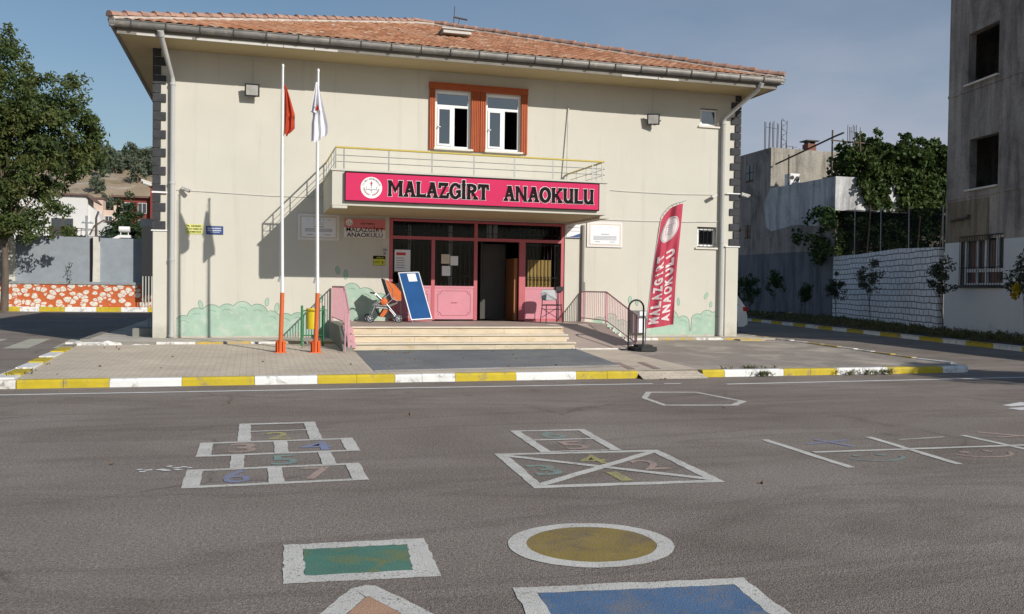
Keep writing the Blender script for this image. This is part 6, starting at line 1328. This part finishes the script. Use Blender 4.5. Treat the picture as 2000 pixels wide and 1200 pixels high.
# =====================================================================
# RIGHT SIDE
# =====================================================================
O_ = Vector((24.64, 27.32, 0)); ud = Vector((-.196, -.981, 0)).normalized(); nd = Vector((-.981, .196, 0)).normalized()
rb = thing('concrete_apartment', 'tall unfinished grey concrete apartment block at the right edge', 'apartment block', (24.64, 27.32, 0))
HB = 14.6
m = MB()
wn_ = [(1.19, 9.02, 2.92, 10.80), (1.38, 5.27, 3.03, 7.03), (1.0, 1.87, 3.44, 3.58), (6.5, 9.02, 8.2, 10.80), (6.6, 5.27, 8.3, 7.03), (1.2, 12.75, 2.95, 14.2), (6.5, 12.75, 8.2, 14.2)]
wall_holes(m, O_, ud, nd, 0, 10.4, 0, HB, wn_, .28, 0, 0, (3.42, 1))
bk_ = -nd*14
m.face([O_, O_+bk_, O_+bk_+Vector((0, 0, HB)), O_+Vector((0, 0, HB))], 0); e1 = O_+ud*10.4; m.face([e1, e1+bk_, e1+bk_+Vector((0, 0, HB)), e1+Vector((0, 0, HB))], 0)
m.face([O_+bk_, e1+bk_, e1+bk_+Vector((0, 0, HB)), O_+bk_+Vector((0, 0, HB))], 0); m.face([O_+Vector((0, 0, HB)), e1+Vector((0, 0, HB)), e1+bk_+Vector((0, 0, HB)), O_+bk_+Vector((0, 0, HB))], 0)
m.build('wall', ['conc', 'conc_low'], rb, recalc=False)
Pr = lambda a, z, d=0: O_+ud*a+Vector((0, 0, z))+nd*d
def obx(mb, a0, a1, z0, z1, d0, d1, mi=0):
    k = len(mb.v); mb.v += [tuple(Pr(a, z, d)) for z in (z0, z1) for a, d in ((a0, d0), (a1, d0), (a1, d1), (a0, d1))]
    for q in ((0, 3, 2, 1), (4, 5, 6, 7), (0, 1, 5, 4), (1, 2, 6, 5), (2, 3, 7, 6), (3, 0, 4, 7)): mb.f.append(tuple(k+i for i in q)); mb.m.append(mi)
m = MB(); obx(m, .15, 2.6, 3.43, 4.9, .002, .008); m.build('ochre_patch', 'conc_ochre', rb)
m = MB()
for z in (4.98, 8.75, 12.5): obx(m, 0.0, 10.4, z, z+.10, .002, .03)
m.build('floor_band', 'conc', rb)
for a0, z0, a1, z1 in wn_:
    if z0 < 2: continue
    m = MB(); obx(m, a0-.12, a1+.05, z0-.07, z0-.005, .0, .10); m.build('window_sill', 'sillm', rb)
m = MB(); a0, z0, a1, z1 = wn_[2]
for a, b, c, d in ((a0, a0+.16, z0, z1), (a1-.08, a1, z0, z1), (a0+.16, a1-.08, z0, z0+.08), (a0+.16, a1-.08, z1-.09, z1), (a0+.16, a1-.08, z0+.46, z0+.58), (a0+.72, a0+.82, z0+.08, z1-.09), (a0+1.26, a0+1.36, z0+.08, z0+.46), (a0+1.2, a0+1.32, z0+.58, z1-.09), (a0+1.85, a0+1.97, z0+.58, z1-.09)): obx(m, a, b, c, d, -.2, -.13)
fr = m.build('window', 'upvc', rb); m = MB(); obx(m, a0, a1, z0, z1, -.215, -.205); m.build('pane', 'winpane', fr)
m = MB(); obx(m, a0-.05, a1+.04, z0-.09, z0-.02, .0, .08); x = a0+.02
while x < a1: m.tube([Pr(x, z0-.03, .05), Pr(x, z1+.02, .05)], .011, 5); x += .145
for z in (z0+.0, z0+.62, z1+.02): m.tube([Pr(a0, z, .05), Pr(a1, z, .05)], .014, 5)
m.build('window_grille', 'black', fr)
m = MB(); m.tube([Pr(.45, 4.22, .06), Pr(1.5, 4.27, .10)], .05, 8); m.tube([Pr(1.5, 4.27, .10), Pr(1.56, 4.36, .10)], .05, 8); m.build('drain_spout', 'rust', rb)
# neighbour of it, out of frame, whose shadow falls on the side road
lh = thing('low_neighbour_house', 'low grey house beyond the right edge of the view', 'house', (24, 8, 0))
m = MB(); m.prism([(21.6, 2), (30, 2), (31.5, 16.0), (23.2, 16.0)], 0, 4.6, 'z'); m.build('wall', 'conc', lh)
m = MB(); m.prism([(21.4, 1.8), (30.2, 1.8), (31.7, 16.2), (23.0, 16.2)], 4.6, 4.75, 'z'); m.build('roof', 'roofbrown', lh)
# whitewashed block wall
P0, P1 = Vector((24.75, 27.75, 0)), Vector((30.2, 41.6, 0)); dd = (P1-P0); Lw = dd.length; dd.normalize(); ang = math.atan2(dd.y, dd.x)
blw = thing('block_wall', 'whitewashed block wall with dark joints between the two concrete houses', 'wall', tuple(P0), ang)
m = MB(); m.prism([(0, 0), (Lw, 0), (Lw, 3.5), (Lw*.7, 3.42), (Lw*.3, 3.45), (0, 3.30)], -.2, 0, 'y'); m.build('wall', 'blocks', blw, world=False)
# shade net above it
nt_ = thing('shade_net', 'dark shade netting on thin poles above the block wall', 'netting', tuple(P0+Vector((.3, 0, 0))), ang)
m = MB(); m.grid(lambda a, b: (Lw*a, -.14+.05*math.sin(a*30), 3.3+(1.45+1.2*a)*b+.06*math.sin(a*9)*b), 60, 6); m.build('net', 'net', nt_, world=False)
for a in (.3, Lw*.27, Lw*.52, Lw*.80):
    m = MB(); m.tube([(a, -.02, 3.2), (a, .0, 4.9+1.2*a/Lw)], .022, 6); m.build('pole', 'pipe', nt_, world=False)
# vine covered house
vh = thing('vine_house', 'rough concrete house with white terrace corner and vines on top', 'house', (30.4, 41.8, 0))
VX = 30.4
m = MB()
m.face([(VX, 48.2, 0), (VX, 62, 0), (VX, 62, 10.2), (VX, 48.2, 10.35)], 0); m.face([(VX, 48.2, 5.5), (41, 48.2, 5.5), (41, 48.2, 10.25), (VX, 48.2, 10.35)], 1); m.face([(VX, 48.2, 10.35), (41, 48.2, 10.25), (41, 62, 10.2), (VX, 62, 10.2)], 1); m.face([(41, 48.2, 0), (41, 62, 0), (41, 62, 10.2), (41, 48.2, 10.25)], 1)
m.face([(VX, 62, 0), (41, 62, 0), (41, 62, 10.2), (VX, 62, 10.2)], 1)
m.build('upper_wall', ['conc', 'conc2'], vh, recalc=False)
m = MB(); m.box(VX, 41.9, 6.05, 41, 48.19, 6.25); m.box(VX, 41.8, 6.0, 41, 41.95, 7.85); m.box(VX, 41.951, 6.0, VX+.15, 48.199, 7.85); m.build('terrace_parapet', 'whitewash', vh)
m = MB(); m.face([(VX+.002, 41.8, 0), (VX+.002, 48.2, 0), (VX+.002, 48.2, 6.1), (VX+.002, 41.8, 6.05)]); m.face([(VX, 43.6, 0), (41, 43.6, 0), (41, 43.6, 6.0), (VX, 43.6, 6.0)]); m.build('lower_wall', 'conc', vh, recalc=False)
m = MB(); m.box(VX-.012, 41.8, 0, VX-.002, 62, 3.85); m.build('dark_painted_base', 'darkwash', vh)
m = MB(); m.prism([(41.8, 5.4), (43.5, 5.25), (45.5, 5.45), (48.0, 5.2), (48.6, 5.5), (48.9, 7.0), (48.2, 7.8), (45.5, 7.83), (41.8, 7.84)], VX-.012, VX-.002, 'x'); m.build('whitewash_patch', 'whitewash', vh)
for y, z0, z1, w_ in ((50.2, 8.6, 9.55, .75), (50.4, 5.0, 5.75, .55)):
    m = MB(); m.box(VX-.03, y, z0, VX-.015, y+w_, z1); f = m.build('window', 'winpane', vh)
    m = MB(); m.box(VX-.05, y-.06, z0-.1, VX-.031, y+w_+.06, z0-.02); m.tube([(VX-.05, y+w_/2, z0), (VX-.05, y+w_/2, z1)], .02, 4); m.tube([(VX-.05, y, (z0+z1)/2), (VX-.05, y+w_, (z0+z1)/2)], .02, 4); m.build('window_bar', 'rust', f)
m = MB(); m.tube([(VX-.1, 52.6, 5.6), (VX-.1, 51.6, 5.5)], .1, 6); m.build('drain_spout', 'rust', vh)
m = MB(); m.box(34.1, 46.5, 8.55, 41, 48.19, 8.66); m.box(36.2, 48.1, 6.25, 40, 48.18, 8.5); m.build('terrace_roof', 'brick', vh)
def rebar(x0, x1, y, z0, z1, n, label, lattice=False):
    m = MB()
    for i in range(n):
        x = x0+(x1-x0)*i/(n-1); yy = y+(i % 2)*.35; m.tube([(x, yy, z0), (x+random.uniform(-.04, .04), yy, z1-random.uniform(0, .3))], .022, 5)
    for z in ([z0+(z1-z0)*.75] if not lattice else np.arange(z0+.2, z1, .3)): m.tube([(x0, y, z), (x1, y+.3, z)], .014, 4)
    if lattice:
        for k, z in enumerate(np.arange(z0, z1-.3, .3)): m.tube([(x0 if k % 2 else x1, y, z), (x1 if k % 2 else x0, y, z+.3)], .012, 4)
    solo(m, 'rebar_cluster', 'rust', label, 'rebar', ((x0+x1)/2, y, z0), 'steel starter bars on the unfinished roof')
rebar(29.9-.9+1.6, 31.2, 56, 10.2, 12.6, 6, 'leftmost rusty rebar bundle on the concrete roof'); rebar(30.5, 31.5, 49, 10.3, 12.2, 8, 'tall rebar bundle at the front corner of the concrete roof'); rebar(31.75, 32.1, 49.2, 10.3, 12.55, 3, 'lattice rebar column right of the corner bundle', True)
rebar(32.6, 33.6, 50, 10.3, 11.0, 5, 'short rebar stubs between lattice column and chimney'); rebar(36.4, 37.2, 48.8, 10.25, 12.3, 7, 'rebar bundle rising behind the vines at the right')
cm = thing('chimney', 'short brick chimney with metal cap on the concrete roof', 'chimney', (33.7, 49, 10.3)); m = MB(); m.box(33.4, 48.8, 10.25, 34.0, 49.4, 10.85); m.build('stack', 'brick', cm); m = MB(); m.box(33.25, 48.7, 11.0, 34.15, 49.5, 11.07); m.box(33.45, 48.85, 10.851, 33.5, 49.3, 11.0); m.box(33.9, 48.85, 10.851, 33.95, 49.3, 11.0); m.build('cap', 'zinc_d', cm)
ac = thing('terrace_appliance', 'white box appliance with dark dials on the terrace parapet', 'appliance', (33.0, 47.6, 7.9)); m = MB(); m.bbox(30.7, 46.6, 7.85, 31.4, 47.2, 8.6, .04); m.build('body', 'white', ac); m = MB(); m.lathe((30.85, 46.59, 8.35), [(.12, -.02), (.12, .01)], 12, 'y'); m.lathe((31.2, 46.59, 8.3), [(.14, -.02), (.14, .01)], 12, 'y'); m.build('dial', 'black', ac)
pg = thing('vine_trellis', 'rough pole trellis above the white terrace corner', 'trellis', (31, 43, 7.8))
m = MB(); m.tube([(30.6, 48.0, 9.3), (30.6, 42.2, 10.1), (30.7, 41.6, 10.2)], .05, 6); m.tube([(30.6, 46.6, 7.85), (30.6, 46.6, 9.7)], .045, 6); m.tube([(30.7, 42.6, 7.85), (30.7, 42.6, 10.5)], .05, 6); m.tube([(32.2, 42.0, 7.85), (32.0, 42.0, 10.2)], .045, 6); m.tube([(30.5, 42.4, 9.9), (40, 42.4, 9.7)], .04, 6); m.tube([(34.5, 42.0, 7.85), (34.8, 42.0, 10.1)], .045, 6); m.tube([(37.5, 42.0, 7.85), (37.4, 42.0, 10.0)], .045, 6); m.build('pole', 'bark', pg)
r2 = np.random.default_rng(21); C_ = []
for _ in range(330): x = r2.uniform(31.2, 38.6); C_.append((x, 42.6+r2.normal()*.8, 9.15+.3*math.sin(x*2.7)+.25*math.sin(x*6.1)+max(-.8, min(.75, r2.normal()*.42))-.35*(x < 32.4)))
for _ in range(120): C_.append((32.0+6.4*r2.random()**.8, 41.7+r2.normal()*.12, r2.uniform(6.2, 8.8)))
for x0, zb in ((32.2, 6.6), (32.6, 6.3), (33.1, 6.8), (34.6, 7.0), (35.0, 6.2), (35.6, 6.0), (36.2, 6.0), (36.6, 5.9), (37.4, 6.2), (33.8, 7.8)):
    for t in np.linspace(0, 1, 13): C_.append((x0+.25*math.sin(t*6+x0)+.1*r2.normal(), 41.65+.1*r2.normal(), 9.2+(zb-9.2)*t))
vn = thing('grape_vine', 'green vine spilling over trellis and white terrace wall', 'vine', (34, 42.5, 6)); V = leafcloud(C_, r2.uniform(.2, .42, len(C_)), 42, .22, .85, .9, 0, 8); leafobj('leaves', V, 'leaf_vine', vn)
m = MB(); 
for x in (32.3, 35.6, 37.1): m.tube([(x, 41.6, 3.4), (x+.2, 41.6, 6.2), (x-.1, 41.7, 8.2), (x+.3, 42.4, 9.4)], [.05, .045, .035, .02], 6)
m.build('stem', 'bark', vn)
C_ = []
for _ in range(150): C_.append((r2.uniform(29.9, 38), r2.uniform(41.9, 43.3), r2.uniform(3.2, 6.1)))
for _ in range(14): C_.append((29.9+r2.normal()*.25, 42.4+r2.normal()*.9, r2.uniform(3.4, 5.6)))
iv = thing('climbing_shrub', 'dark climbing shrub behind the shade net', 'shrub', (33, 42.5, 3)); V = leafcloud(C_, [.40]*len(C_), 50, .2, .7, .9, 0, 9); leafobj('leaves', V, 'leaf_dark', iv); m = MB(); m.tube([(31, 42.4, 0), (31.1, 42.4, 3.4), (30.8, 42.4, 5.4)], .05, 6); m.build('stem', 'bark', iv)
fh = thing('far_grey_house', 'low pale building glimpsed behind the vines', 'house', (46, 60, 0)); m = MB(); m.box(42.5, 60, 0, 52, 66, 9.8); m.build('wall', 'conc2', fh); m = MB(); m.box(42.3, 59.8, 9.8, 52.2, 66.2, 10.0); m.build('roof', 'zinc', fh)
# young trees along the verge
sap = [((23.0, 38.6), 2.3, .85, 'bushy sapling nearest the parked car'), ((24.9, 38.9), 2.6, .5, 'narrow sapling before the dark grey wall'), ((26.3, 38.4), 2.0, .42, 'smallest sapling before the dark grey wall'),
       ((26.3, 36.0), 2.3, .55, 'sapling before the left part of the block wall'), ((24.9, 31.8), 3.0, .75, 'tall thin sapling before the middle of the block wall'), ((23.3, 25.9), 2.9, .62, 'pointed sapling where block wall meets concrete block'), ((22.25, 21.4), 2.9, .8, 'sapling with yellow leaf clump at the right edge')]
for i, ((x, y), h, r, lab) in enumerate(sap):
    cr = [(0, 0, h*.66, r*.75, r*.75, h*.24), (0, 0, h*.85, r*.35, r*.35, h*.16)] if i else [(0, 0, h*.66, r, r*.8, h*.28)]
    t = tree('sapling', lab, (x, y, .14), h, cr, 26 if i else 46, 34, .13, 'leaf_sap' if i not in (0, 1, 2) else 'leaf_dark', 'young trees on the verge', .022, (.12, .25), .3, .9, 30+i, limbs=5, barkm='stem')
    if i == 6: V = leafcloud([(x-.42, y-.1, 1.75), (x-.40, y-.05, 1.55), (x-.3, y-.05, 1.7)], [.17, .14, .14], 70, .1, .8, 1, 0, 77); leafobj('yellow_leaves', V, 'leaf_yel', t)
# verge grass
C_ = []
for _ in range(900):
    y = r2.uniform(14, 50); xk = 19.2+(y-12)*.195+.25; xw = np.interp(y, [12, 28, 42, 60], [22.0, 24.6, 30.1, 30.2]); C_.append((r2.uniform(xk, xw), y, .17+r2.uniform(0, .12)))
V = leafcloud(C_, [.22]*len(C_), 14, .16, .22, .5, -1.2, 12); o = leafobj('verge_grass', V, 'grass', None); o['kind'] = 'stuff'
C_ = [(r2.normal()*.15+9.05, 14.5, .05) for _ in range(9)]+[(10.6+1.3*r2.random()**.7, 14.47+r2.normal()*.03, .03+r2.random()*.05) for _ in range(24)]+[(r2.uniform(8.3, 9.6), 14.8, .13) for _ in range(10)]+[(-3.4+r2.normal()*.1, 15+r2.random()*4, .14) for _ in range(10)]
V = leafcloud(C_, [.075]*len(C_), 18, .085, .14, .7, -1, 13); o = leafobj('kerb_weeds', V, 'grass', None); o['kind'] = 'stuff'
C_ = [(2.9+r2.normal()*.22, 18.2+r2.normal()*.1, pave_z(18.2)+.012) for _ in range(9)]+[(r2.uniform(-3, 6), r2.uniform(15, 20.2), 0) for _ in range(26)]+[(r2.uniform(-4, 12), r2.uniform(5, 13.5), -1) for _ in range(6)]+[(4.9, 18.3, 0), (1.0, 19.4, 0), (6.9, 14.3, -1), (7.0, 14.35, -1)]
C_ = [(a, b, (.01 if c == -1 else pave_z(b)+.012)) for a, b, c in C_]
V = leafcloud(C_, [.02]*len(C_), 2, .05, .6, .3, 0, 14); o = leafobj('fallen_leaves', V, 'deadleaf', None); o['kind'] = 'stuff'

# parked white car, seen past the school corner
car = thing('parked_car', 'white hatchback parked in shade beyond the right corner of the school', 'car', (15.75, 30.4, 0))
cxr, cyc = 17.85, 30.5; LN, WD = 4.1, 1.66
prof = [(0, .30), (.0, .62), (.05, .78), (.06, .92), (.12, 1.0), (.34, 1.36), (.62, 1.46), (1.6, 1.48), (2.2, 1.40), (2.9, 1.02), (3.75, .88), (4.05, .70), (4.1, .35), (3.95, .22), (.15, .22)]
m = MB()
ring = lambda y, sc_, dz: [(cxr-a, y, .22+(z-.22)*dz) for a, z in prof]
secs = [(-.83, .9), (-.80, .985), (-.6, 1.0), (.6, 1.0), (.80, .985), (.83, .9)]
R_ = []
for y, k_ in secs:
    R_.append([(cxr-a-(0 if .0 < a < 4 else 0)+(-.02*(abs(y) > .8) if a < .2 else 0), cyc+(y if z < 1.0 else y*(1-.16*(z-1.0)/.48)), z if z < 1 else 1+(z-1)*k_) for a, z in prof])
n = len(prof)
for r0_, r1_ in zip(R_[:-1], R_[1:]):
    for i in range(n): m.face([r0_[i], r0_[(i+1) % n], r1_[(i+1) % n], r1_[i]])
m.face(R_[0]); m.face(R_[-1][::-1]); m.build('body', 'carwhite', car)
m = MB(); yc = cyc-.775
for q in ([(.42, 1.02), (.58, 1.36), (1.25, 1.40), (1.25, 1.0)], [(1.32, 1.0), (1.32, 1.40), (2.0, 1.38), (2.55, 1.02)]): m.prism([(cxr-a, z) for a, z in q], cyc-.832, cyc-.72, 'y')
m.prism([(cyc-.60, 1.04), (cyc+.60, 1.04), (cyc+.55, 1.34), (cyc-.55, 1.34)], cxr-.28, cxr-.135, 'x'); m.build('window', 'carglass', car)
for y in (cyc-.835, cyc+.62): m = MB(); m.bbox(cxr-.20, y, .80, cxr+.008, y+.215, .97, .02); m.build('tail_light', 'taillight', car)
m = MB(); m.bbox(cxr-.18, cyc-.80, .30, cxr+.05, cyc+.80, .58, .04); m.build('bumper', 'carwhite', car)
for x in (cxr-.75, cxr-3.3):
    for y in (cyc-.80, cyc+.80):
        m = MB(); m.lathe((x, y, .30), [(.24, -.09), (.30, -.075), (.30, .075), (.24, .09)], 22, 'y'); wh = m.build('wheel', 'blackrub', car, smooth=True); m = MB(); m.lathe((x, y, .30), [(.19, -.096), (.19, .096)], 16, 'y'); m.build('rim', 'alu', wh)
# tree beyond the right edge whose shade reaches the kerb end
tree('street_tree', 'street tree beyond the right edge of the view', (18.2, 5.6, 0), 6.2, [(0, 0, 4.5, 1.5, 1.3, 1.1), (.8, 0, 5.0, 1.0, 1, .9)], 80, 60, .2, 'leaf_dark', trunk_r=.1, crad=(.25, .5), seed=55)
